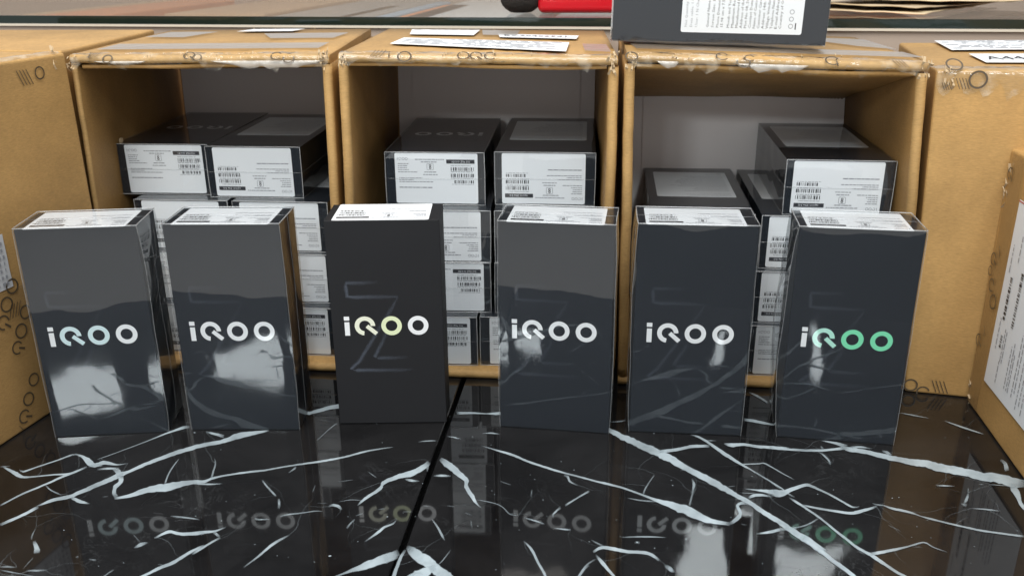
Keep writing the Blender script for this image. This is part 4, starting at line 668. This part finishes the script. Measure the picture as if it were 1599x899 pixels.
def tape_print(parent, P, items):
    """printed marks on a front top edge: items (x along, kind, size); upright marks on rounded nose"""
    mb = MB()
    for (o, exx, eyy, kind, s) in items:
        F = frame(o, exx, eyy)
        if kind == 'O': ring(mb, F, 0, 0, s, s * .78, 0, 360, 26)
        elif kind == 'C': ring(mb, F, 0, 0, s, s * .78, 20, 320, 26)
        elif kind == 'Q': ring(mb, F, 0, 0, s, s * .78, 0, 270, 24); poly(mb, F, [(s * .1, -s * .3), (s * .9, -s * 1.1), (s * 1.1, -s * .9), (s * .3, -s * .1)])
        elif kind == 'i': rect(mb, F, -s * .12, -s, s * .12, s * .4); rect(mb, F, -s * .12, s * .65, s * .12, s)
        elif kind == '/':
            for k in range(4): x = (k - 1.5) * s * .55; poly(mb, F, [(x - s * .5, -s), (x - s * .36, -s), (x + s * .5, s), (x + s * .36, s)])
        elif kind == '\\':
            for k in range(4): x = (k - 1.5) * s * .55; poly(mb, F, [(x + s * .36, -s), (x + s * .5, -s), (x - s * .36, s), (x - s * .5, s)])
        elif kind[0] == 'T': text(mb, F, kind[1:], 0, 0, s, 0, 0)
    o = mb.build('tape_print', M['inktape'], parent); o['kind'] = 'stuff'; return o
def nose_marks(C, marks, dz=.0016):
    c, off, TL, TR, D, ex = C[:6]
    it = []
    for u, kind, s, tilt in marks:
        p = TL.lerp(TR, u) + Vector((0, -.0021 + .003 * tilt, dz - .0065 * (1 - tilt)))
        eyy = Vector((0, .55 + .4 * tilt, .8 - .45 * tilt)).normalized() * 1.
        it.append((p, ex, eyy, kind, s))
    return tape_print(c, None, it)
for C, seed, marks, back, drop in ((L_, 41, [(.085, 'i', .004, .8), (.10, '/', .004, .8), (.155, 'O', .0045, .35), (.47, 'Q', .005, .7), (.80, 'C', .005, .6), (.845, 'O', .005, .35), (.50, 'O', .004, .5)], .012, .009),
                        (M_, 42, [(.15, '/', .005, .8), (.19, 'i', .004, .7), (.245, 'O', .006, .5), (.455, 'O', .005, .7), (.50, 'Q', .005, .7), (.55, 'C', .005, .7)], .012, .008),
                        (R_, 43, [(.32, 'C', .005, .8), (.39, 'O', .0055, .25), (.41, 'C', .004, .7), (.68, 'C', .0055, .7), (.695, 'i', .004, .5), (.02, 'O', .005, .5), (.90, '\\', .004, .6)], .014, .009)):
    c, off, TL, TR, D, ex = C[:6]
    tape_strip(c, TL + ex * .002, TR - ex * .002, back, drop, seed)
    nose_marks(C, marks)
    shards(c, TL + ex * .004 + Vector((0, -.001, -.005)), (.004, .0015, .007), 7, seed, .0050)
    shards(c, TR - ex * .005 + Vector((0, -.001, -.004)), (.004, .0015, .008), 9, seed + 9, .0060)
    shards(c, TL.lerp(TR, .45) + Vector((0, .001, .0008)), (.07, .003, .0006), 8, seed + 19, .0035)
# a loose tongue of tape under the right carton's edge and shiny tears under the left one's
def tongue(C, u0, u1, depth, seed):
    c, off, TL, TR, D, ex = C[:6]; mb = MB(); n = 16; vs = []
    for i in range(n + 1):
        p = TL.lerp(TR, u0 + (u1 - u0) * i / n) + Vector((0, -.0012, -.0045)); k = math.sin(math.pi * i / n) ** .7 * (1 + .5 * fn(p, 160, seed))
        vs += [p, p + Vector((.001, -.0016, -depth * .5 * k)), p + Vector((.002, .0005, -depth * k))]
    mb.add(vs, [(3 * i + k, 3 * i + k + 1, 3 * i + 3 + k + 1, 3 * i + 3 + k) for i in range(n) for k in range(2)], 0, True)
    mb.build('loose_tape', M['torn_tape'], c)
M['torn_tape'] = film('torn_tape', haze=.45, rough=.2, bscale=200, bstr=1., hazecol=(.85, .80, .72), patch=False)
tongue(R_, .10, .17, .007, 1); tongue(R_, .36, .60, .006, 2); tongue(L_, .55, .97, .006, 3); tongue(L_, .10, .3, .003, 4)
# damage on the left carton's inner wall
c, off, TL, TR, D, ex = L_[:6]
FLl = Vector((0, 0, 0))
mb = MB(); rnd = random.Random(9)
for i in range(16):
    z = .205 - .055 * rnd.random(); y = .062 + rnd.uniform(-.004, .004) + (.205 - z) * .05; s = rnd.uniform(.0015, .004)
    p = Vector((.0060 + .0045 * (z / .28), y, z))
    mb.add([p, p + Vector((.0012, s, s * .3)), p + Vector((.0016, s * .5, -s * 1.2)), p + Vector((.0004, -s * .4, -s * .8))], [(0, 1, 2, 3)])
mb.build('torn_paper', M['torn'], c)
# writing on the folded flap of the right carton
c, off, TL, TR, D, ex, ff, fo = R_
f0, f1, f2, f3 = ff
o_ = f0.lerp(f3, .5); exx = (f1 - f0).normalized(); eyy = (f0 - f3).normalized()
F = frame(o_ + Vector((0, 0, -.0062)), exx * .001, -(eyy) * .001)
mb = MB(); text(mb, F, 'OCT0008D', 82, 0, 7.5, 0, 0, wmax=39); rect(mb, F, 128, -2, 128.6, 8); text(mb, F, 'T-3ST', 140, 0, 7.5, 0, 0, wmax=19)
for k in range(7): poly(mb, F, [(164 + k * 3, -1), (166 + k * 3, -1), (168 + k * 3, 7), (166 + k * 3, 7)])
mb.build('flap_print', M['inkbrown'], fo)

# labels and tape lying on the carton tops --------------------------------------
def ztop(C, x, y):
    c, off, TL, TR, D, ex = C[:6]; u = ((x - off.x) - TL.x) / (TR.x - TL.x); return (TL.z + (TR.z - TL.z) * u)
def quad_on(C, pts, name, mat, h=.0016, t=.0003):
    c, off = C[0], C[1]; P = [Vector((x - off.x, y - off.y, ztop(C, x, y) + h)) for x, y in pts]
    mb = MB(); hexa(mb, [*P, *[p + Vector((0, 0, t)) for p in P]]); return mb.build(name, mat, c), P
def lines_on(parent, P, rows, seed, bar=False, txt=None):
    # P: back-left, back-right, front-right, front-left
    bl, br, fr, fl = P; mb = MB(); rnd = random.Random(seed); up_ = Vector((0, 0, .0006))
    def q(u, v): return fl.lerp(fr, u).lerp(bl.lerp(br, u), v) + up_
    for r_ in range(rows):
        v = .12 + .76 * r_ / max(1, rows - 1); u = .04
        while u < .93:
            w = rnd.uniform(.03, .12)
            if rnd.random() < .75: mb.add([q(u, v), q(min(.96, u + w), v), q(min(.96, u + w), v + .035), q(u, v + .035)], [(0, 1, 2, 3)])
            u += w + .02
    if txt:
        mb = MB(); vs, fs = text2d(txt, 1); w = max(a for a, b in vs)
        mb.add([q(.06 + .80 * a / w, .28 + .55 * b) for a, b in vs], fs)
    return mb.build('label_print', M['ink'] if txt else M['inkgrey'], parent)
a, P = quad_on(M_, [(-.0973, .855), (.0516, .8124), (.0446, .7400), (-.1033, .8000)], 'shipping_label', M['label']); lines_on(a, P, 7, 1)
a, P = quad_on(M_, [(-.0992, .9450), (-.0303, .9400), (-.0343, .8833), (-.0958, .8919)], 'shipping_label', M['label']); lines_on(a, P, 4, 2)
a, P = quad_on(M_, [(-.0114, .8954), (.0647, .8785), (.0604, .8470), (-.0098, .8640)], 'number_label', M['label']); lines_on(a, P, 1, 3, txt='BC70406541')
quad_on(M_, [(.062, .800), (.082, .795), (.080, .735), (.060, .745)], 'clear_tape', M['tape_brown'], .0018, .0002)
quad_on(M_, [(-.028, .940), (.010, .935), (.006, .880), (-.026, .885)], 'clear_tape', M['tape_brown'], .0018, .0002)
quad_on(L_, [(-.245, .93), (-.160, .925), (-.165, .870), (-.225, .875)], 'clear_tape', M['tape_brown'], .0018, .0002)
quad_on(L_, [(-.350, .965), (-.300, .96), (-.315, .90), (-.356, .91)], 'clear_tape', M['tape_brown'], .0018, .0002)
quad_on(L_, [(-.270, .985), (-.215, .980), (-.222, .955), (-.280, .960)], 'paper_label', M['label'], .0018, .0002)
quad_on(L_, [(-.352, .838), (-.160, .822), (-.160, .775), (-.352, .790)], 'clear_tape', M['tape_brown'], .0020, .0002)
quad_on(R_, [(.100, .775), (.320, .755), (.320, .715), (.100, .735)], 'clear_tape', M['tape_brown'], .0020, .0002)
quad_on(R_, [(.260, .88), (.330, .87), (.325, .78), (.300, .80)], 'clear_tape', M['tape_brown'], .0018, .0002)
for C, x0, x1, seed in ((L_, .3, .9, 3), (M_, .1, .95, 4), (R_, .3, .9, 5)):
    c, off, TL, TR, D, ex = C[:6]
    shards(c, TL.lerp(TR, (x0 + x1) / 2) + D * .97 + Vector((0, 0, .0012)), (.07, .006, .0004), 5, seed, .003)

# closed cartons -------------------------------------------------------------------
def closed(name, label, base, top, group=None, mat='card', bev=.0022):
    import bmesh
    o0 = Vector(base[0]); c = thing(name, label, 'carton', Matrix.Translation(o0), group)
    mb = MB(); hexa(mb, [Vector(p) - o0 for p in base] + [Vector(p) - o0 for p in top]); me = mb.mesh('carton_body', M[mat])
    bm = bmesh.new(); bm.from_mesh(me); bmesh.ops.bevel(bm, geom=bm.edges[:], offset=bev, segments=3, profile=.5, affect='EDGES'); bm.to_mesh(me); bm.free()
    link('carton_body', me, c); return c, o0
GC = 'closed cartons flanking the open ones'
c0, o0 = closed('closed_carton', 'closed carton at the left edge with black logo tape down its side', [(-.4225, .5285, .0002), (-.3628, .7590, .0002), (-.590, .815, .0002), (-.650, .585, .0002)],
                [(-.4225, .5285, .2835), (-.3634, .7572, .2835), (-.590, .815, .2835), (-.650, .585, .2835)], GC)
closed('closed_carton', 'carton at the back left corner whose top alone shows behind the taped one', [(-.620, .825, .0002), (-.3735, .772, .0002), (-.3745, .985, .0002), (-.6, 1.0, .0002)],
       [(-.620, .825, .2835), (-.3735, .772, .2835), (-.3745, .985, .2835), (-.6, 1.0, .2835)], GC)
c4, o4 = closed('closed_carton', 'closed carton right of the open ones, white labels on its top', [(.3385, .6975, .0002), (.5620, .6390, .0002), (.612, .850, .0002), (.392, .908, .0002)],
                [(.3245, .7005, .2720), (.5600, .6390, .2760), (.610, .850, .2760), (.380, .908, .2720)], GC)
c5, o5 = closed('closed_carton', 'lower closed carton at the right edge with a big white shipping label', [(.3540, .4620, .0002), (.590, .425, .0002), (.622, .630, .0002), (.3842, .6800, .0002)],
                [(.3541, .4620, .2165), (.590, .425, .2165), (.622, .630, .2165), (.3853, .6885, .2140)], GC)
# print on the left carton's side: plane through a0 along t0, outward normal to the right
def sideplane(off, a, t, s=1.):
    a = Vector((*a, 0)) - off; t = Vector((*t, 0)).normalized()
    return a, t
a0, t0 = sideplane(o0, (-.364, .755), (-.2507, -.9681)); n0 = Vector((.9681, -.2507, 0))
def marks(parent, a, t, n, items, h=.0012, flip=1):
    it = []
    for u, z, kind, s, ang in items:
        ex_ = t * -flip; e2 = Vector((0, 0, 1)); ca, sa = math.cos(R(ang)), math.sin(R(ang))
        it.append((a + t * u + Vector((0, 0, z)) + n * h, ex_ * ca + e2 * sa, e2 * ca - ex_ * sa, kind, s))
    return tape_print(parent, None, it)
def strip(parent, a, t, n, u0, u1, z0, z1, mat, name, h=.0006, seed=0, k=10):
    mb = MB(); vs = []
    for j in range(k + 1):
        z = z0 + (z1 - z0) * j / k; d = .0018 * fn((u0, z, 0), 40, seed)
        for u in (u0 + d, (u0 + u1) / 2, u1 + d): vs.append(a + t * u + Vector((0, 0, z)) + n * (h + .0005 * abs(fn((u, z, 1), 70, seed))))
    mb.add(vs, [(3 * j + i, 3 * j + i + 1, 3 * j + i + 4, 3 * j + i + 3) for j in range(k) for i in range(2)], 0, True); return mb.build(name, M[mat], parent)
strip(c0, a0, t0, n0, .086, .200, .002, .1155, 'tape_brown', 'clear_tape', seed=3)
marks(c0, a0, t0, n0, [(.0308, .2715, 'O', .0052, 0), (.0470, .270, '\\', .006, 0), (.1009, .1180, 'O', .0062, 0), (.1097, .1060, 'O', .0062, 0), (.1163, .0935, 'Q', .006, 0), (.0935, .0935, 'O', .0058, 0), (.1014, .0805, 'O', .0062, 0), (.1084, .0690, 'Q', .0055, 20),
                        (.1030, .0990, '/', .0055, 0), (.0994, .0370, 'O', .0056, 0), (.1085, .0240, 'O', .0058, 0), (.1160, .0120, 'Q', .0058, 20), (.1215, .0045, 'i', .0030, 30)])
strip(c0, a0, t0, n0, .0995, .19, .1175, .160, 'label_grey', 'shipping_label', h=.0009, seed=2)
mb = MB(); rnd = random.Random(2); Fp = frame(a0 + n0 * .0022, -t0 * .001, (0, 0, .001))
for k in range(7): barcode(mb, Fp, -130, 121 + k * 5.2, -102 - k * .2, 123.5 + k * 5.2, rnd, 0, 0, 1.)
mb.build('label_print', M['inkgrey'], c0)
P0 = Vector((-.4215, .5325, .2838)) - o0; P1 = Vector((-.3670, .7560, .2838)) - o0
# tape along the top edge of the left carton
mb = MB(); vs = []; n_ = 40
for i in range(n_ + 1):
    b = P0.lerp(P1, i / n_); g = fn(b, 60, 3)
    vs += [b - n0 * (.012 + .006 * g) + Vector((0, 0, .0007)), b - n0 * .002 + Vector((0, 0, .0010 + .0008 * abs(g))), b + n0 * .0012 + Vector((0, 0, -.0012)), b + n0 * (.0014 + .001 * abs(g)) + Vector((0, 0, -.007)), b + n0 * .0008 + Vector((0, 0, -.016 - .004 * g))]
mb.add(vs, [(5 * i + k, 5 * i + k + 1, 5 * i + k + 6, 5 * i + k + 5) for i in range(n_) for k in range(4)], 0, True); mb.build('packing_tape', M['tape'], c0)
shards(c0, P1 + Vector((-.002, -.008, -.002)), (.004, .008, .006), 8, 61, .006)

# right closed carton (behind)
a4, t4 = sideplane(o4, (.3385, .6975), (.9674, -.2532)); n4 = Vector((-.2532, -.9674, 0))
marks(c4, a4, t4, n4, [(.0040, .0075, 'O', .0058, 0), (.0145, .0020, 'C', .0055, 0), (.0270, .0085, '\\', .0055, 0)], flip=-1)
b0 = Vector((.3250, .7000, .2722)) - o4; b1 = Vector((.5590, .6395, .2762)) - o4
lean = (b0 - Vector((.3385 - .3385, 0, 0)))
tape_strip(c4, b0, b1, .016, .016, 51, n=70)
it = []
for u, y, z, kind, s in ((.052, .004, .0035, 'O', .0062), (.118, -.0012, -.0070, 'O', .0068), (.075, -.0014, -.010, '\\', .004), (.03, -.0014, -.012, '\\', .003)):
    p = b0.lerp(b1, u) + Vector((0, y, z)); it.append((p + Vector((0, -.0012, 0)), (b1 - b0).normalized(), Vector((0, .75, .66)) if y > 0 else Vector((0, .05, 1)), kind, s))
tape_print(c4, None, it)
shards(c4, b0 + Vector((.006, -.002, -.006)), (.007, .002, .006), 10, 63, .006)
C4 = (c4, o4, b0, b1)
def quad4(pts, name, mat, h=.0014):
    P = [Vector((x - o4.x, y - o4.y, .2720 + (.004 * (x - .34) / .22) + h)) for x, y in pts]; mb = MB(); hexa(mb, [*P, *[p + Vector((0, 0, .0003)) for p in P]]); return mb.build(name, mat, c4), P
a, P = quad4([(.4080, .8950), (.4950, .8750), (.4750, .8000), (.3880, .8150)], 'shipping_label', M['label']); lines_on(a, P, 7, 5)
a, P = quad4([(.3880, .7830), (.4800, .7620), (.4700, .7020), (.3740, .7250)], 'number_label', M['label']); lines_on(a, P, 1, 6, txt='A44493 70')
# front seam bump: circular scuffs
mb = MB(); F = frame(a4 + n4 * .0004, t4 * .001, (0, 0, .001)); ring(mb, F, -2, 205, 9, 8.7, -90, 90, 30); ring(mb, F, 0, 110, 7, 6.7, -90, 90, 30); mb.build('scuff', M['card_dark'], c4)

# right foreground carton: shipping label and logo tape on its left side
a5, t5 = sideplane(o5, (.3842, .6800), (-.1369, -.9906)); n5 = Vector((-.9906, .1369, 0))
mb = MB(); F = frame(a5 + n5 * .0009, t5 * .001, (0, 0, .001))
roundish = [(28.5, 33.5), (140, 33.5), (140, 183), (29.5, 183)]
mb.add([F(x, y, 0) for x, y in roundish] + [F(x, y, .0004) for x, y in roundish], [(4, 5, 6, 7), (3, 2, 1, 0), (0, 1, 5, 4), (1, 2, 6, 5), (2, 3, 7, 6), (3, 0, 4, 7)])
lab5 = mb.build('shipping_label', M['label'], c5)
mb = MB(); rnd = random.Random(11); FV = lambda x, y, h=0.: F(x, y, .0009 + h)
def vbar(x, y0, y1, w, unit=1.1):
    y = y0
    while y < y1:
        h_ = unit * rnd.choice((.6, 1, 1, 2)); rect(mb, FV, x, y, x + w, min(y + h_, y1)); y += h_ + unit * rnd.choice((.6, 1, 1.5))
vbar(41, 92, 126, 4.); vbar(58, 92, 135, 4.); vbar(44, 70, 80, 3.4, .8)
for x, y0, y1 in ((36, 128, 150), (38, 66, 92), (50, 60, 88), (53, 60, 86), (49, 42, 60), (66, 45, 80), (70, 45, 84), (73, 45, 76), (80, 45, 95), (84, 50, 90), (90, 40, 95), (95, 45, 95), (100, 40, 90), (48, 140, 160), (62, 140, 165)):
    y = y0
    while y < y1:
        w = rnd.uniform(2, 6); rect(mb, FV, x, y, x + 1.1, min(y + w, y1), 0, 1); y += w + 1.2
rect(mb, FV, 29.8, 182.0, 140, 182.8, 0, 2)
mb.build('label_print', [M['ink'], M['inkgrey'], M['red_ink']], lab5)
strip(c5, a5, t5, n5, .001, .024, .002, .212, 'tape_brown', 'clear_tape', seed=7, k=20)
marks(c5, a5, t5, n5, [(.0030, .1277, 'Q', .0052, 20), (.0010, .1170, 'O', .0040, 0), (.0085, .1074, 'C', .0055, 0), (.0170, .0965, 'O', .0062, 0), (.0115, .1361, 'i', .0045, 20), (.0035, .0579, 'Q', .0052, 20), (.0115, .0693, 'i', .0040, 20), (.0040, .1968, 'Q', .0050, 0)], flip=-1, h=.0014)
shards(c5, Vector((.3835, .6800, .190)) - o5, (.002, .003, .022), 8, 66, .006)
shards(c5, Vector((.3845, .6770, .010)) - o5, (.002, .003, .008), 8, 67, .007)

# ------------------------------------------------------------------ glass counter behind
GY = 1.012
CM = Matrix.Translation((0, .998, -.0016)) @ Matrix.Rotation(-.160, 4, 'Z')
cnt = thing('glass_counter', 'glass topped counter with dark green glass edge behind the cartons', 'counter', CM)
def gbox(name, mat, x0, y0, z0, x1, y1, z1, parent=cnt):
    return boxmesh(name, mat, x0, y0 - GY, z0, x1, y1 - GY, z1, 0, 1, parent)
gbox('glass_top', M['glass'], -1.4, GY + .0025, .2855, 1.4, GY + .62, .2935)
gbox('glass_edge', M['glass_edge'], -1.4, GY, .2850, 1.4, GY + .0022, .2937)
gbox('metal_trim', M['cream'], -1.4, GY - .001, .2822, 1.4, GY + .02, .2846)
gbox('front_panel', M['taupe'], -1.4, GY + .003, -.8, 1.4, GY + .012, .2820)
gbox('inner_shelf', M['taupe'], -1.4, GY + .014, .150, 1.4, GY + .62, .156)
gbox('back_panel', M['taupe'], -1.4, GY + .622, -.8, 1.4, GY + .634, .34)
def stored(name, label, cat, mat, x0, y0, x1, y1, z0, z1):
    o = thing(name, label, cat, CM @ Matrix.Translation(((x0 + x1) / 2, (y0 + y1) / 2 - GY, z0)))
    w, d, h = (x1 - x0) / 2, (y1 - y0) / 2, z1 - z0
    boxmesh('sleeve', M[mat], -w, -d, 0, w, d, h * .82, .002, 2, o); boxmesh('lid', M[mat], -w - .001, -d - .001, h * .82 + .0004, w + .001, d + .001, h, .002, 2, o)
zs = .1561
stored('accessory_box', 'orange box under the counter glass at far left', 'box', 'orange', -.66, 1.12, -.565, 1.55, zs, .2838)
stored('accessory_box', 'narrow tan box beside the orange one under the glass', 'box', 'tan', -.695, 1.12, -.668, 1.55, zs, .2838)
stored('accessory_box', 'grey box under the glass, left of centre', 'box', 'greyb', -.33, 1.13, -.20, 1.57, zs, .2838)
stored('accessory_box', 'small yellow box under the glass behind the left carton', 'box', 'yellow', -.243, 1.05, -.225, 1.39, zs, .2838)
stored('accessory_box', 'pale blue box under the glass near the middle', 'box', 'blue', -.195, 1.08, -.175, 1.50, zs, .2838)
stored('accessory_box', 'white box under the glass behind the middle carton', 'box', 'white', -.155, 1.15, -.02, 1.60, zs, .2838)
stored('accessory_box', 'orange-brown box under the glass before the white one', 'box', 'orange', -.165, 1.05, -.125, 1.42, zs, .2838)

stored('accessory_box', 'long tan box lying under the glass at left', 'box', 'tan', -.50, 1.20, -.36, 1.60, zs, .2838)
stored('accessory_box', 'white box under the glass behind the red case', 'box', 'white', .03, 1.16, .12, 1.60, zs, .2838)
stored('accessory_box', 'brown box under the glass at right, below the sleeves', 'box', 'orange', .36, 1.03, .45, 1.42, zs, .2838)
# things lying on the glass
ZG = .2921
def rounded_case(name, mat, w, d, h, r, parent): return boxmesh(name, mat, -w / 2, -d / 2, 0, w / 2, d / 2, h, r, 4, parent)
rc = thing('red_case', 'glossy red plastic case standing on the counter glass', 'case', Matrix.Translation((.088, 1.088, ZG)) @ Matrix.Rotation(-.10, 4, 'Z'))
b = rounded_case('case_body', M['red'], .108, .07, .05, .007, rc)
for p in b.data.polygons: p.use_smooth = True
mb = MB(); F = frame((.040, -.0355, .017), (.001, 0, 0), (0, 0, .001)); text(mb, F, 'N', 0, 0, 9); text(mb, F, 'e', 8, 0, 9); mb.build('case_print', M['label'], rc)
fb = thing('foam_ball', 'round black foam ball resting against the red case', 'foam ball', Matrix.Translation((.0125, 1.075, ZG)))
mb = MB(); vs = []; nu, nv = 28, 18
for j in range(nv + 1):
    for i in range(nu):
        th = math.pi * j / nv; ph = 2 * math.pi * i / nu; d = Vector((math.sin(th) * math.cos(ph), math.sin(th) * math.sin(ph), math.cos(th)))
        r_ = .0235 * (1 + .02 * fn(d, 6, 2)); p = d * r_; p.z = p.z * .78; p.z = max(p.z + .0165, .0003); vs.append(p)
mb.add(vs, [(j * nu + i, (j + 1) * nu + i, (j + 1) * nu + (i + 1) % nu, j * nu + (i + 1) % nu) for j in range(nv) for i in range(nu)], 0, True); mb.build('foam_cover', M['foam'], fb)
mb = MB(); tube(mb, [(.018, .01, .030), (.03, .03, .045), (.035, .06, .06)], .004, False, 8); mb.build('cable', M['foam'], fb)
# flat sleeves at right
def sleeve(label, pts, z, mat, seed, t=.0012, amp=.0035):
    cx = sum(p[0] for p in pts) / 4; cy = sum(p[1] for p in pts) / 4; o = thing('paper_sleeve', label, 'sleeve', Matrix.Translation((cx, cy, z)), 'sleeves piled on the counter glass')
    mb = MB(); n = 22; vs = []; P = [Vector((p[0] - cx, p[1] - cy, 0)) for p in pts]
    for s in (0, 1):
        for j in range(n + 1):
            for i in range(n + 1):
                u, v = i / n, j / n; p = P[0].lerp(P[1], u).lerp(P[3].lerp(P[2], u), v)
                p.z = s * t + amp * (.5 + .5 * fn(p, 11, seed)) + .0012 * fn(p, 45, seed + 1); vs.append(p)
    k = (n + 1) ** 2; fs = []
    for j in range(n):
        for i in range(n):
            a = j * (n + 1) + i; fs += [(a, a + n + 1, a + n + 2, a + 1), (a + k, a + k + 1, a + k + n + 2, a + k + n + 1)]
    for i in range(n):
        a, b = i, n * (n + 1) + i; fs += [(a, a + 1, a + 1 + k, a + k), (b + 1, b, b + k, b + 1 + k)]
        a, b = i * (n + 1), i * (n + 1) + n; fs += [(a + n + 1, a, a + k, a + n + 1 + k), (b, b + n + 1, b + n + 1 + k, b + k)]
    mb.add(vs, fs, 0, True); mb.build('folded_sheet', M[mat], o)
sleeve('lowest yellowed sleeve, its corner poking out beside the phone box', [(.305, 1.06), (.430, .975), (.60, 1.16), (.42, 1.26)], ZG + .0002, 'sleeve2', 1)
sleeve('tan sleeve in the middle of the pile on the glass', [(.300, 1.12), (.425, .985), (.64, 1.13), (.50, 1.29)], ZG + .0055, 'sleeve', 2)
sleeve('wrinkled pale sleeve reaching out of the frame at right', [(.34, 1.06), (.50, 1.00), (.78, 1.06), (.60, 1.30)], ZG + .0108, 'sleeve2', 3)
sleeve('dark purple sleeve on top of the pile at the right edge', [(.44, 1.035), (.70, 1.000), (.85, 1.24), (.52, 1.26)], ZG + .0165, 'sleeve_dark', 4, t=.009, amp=.002)
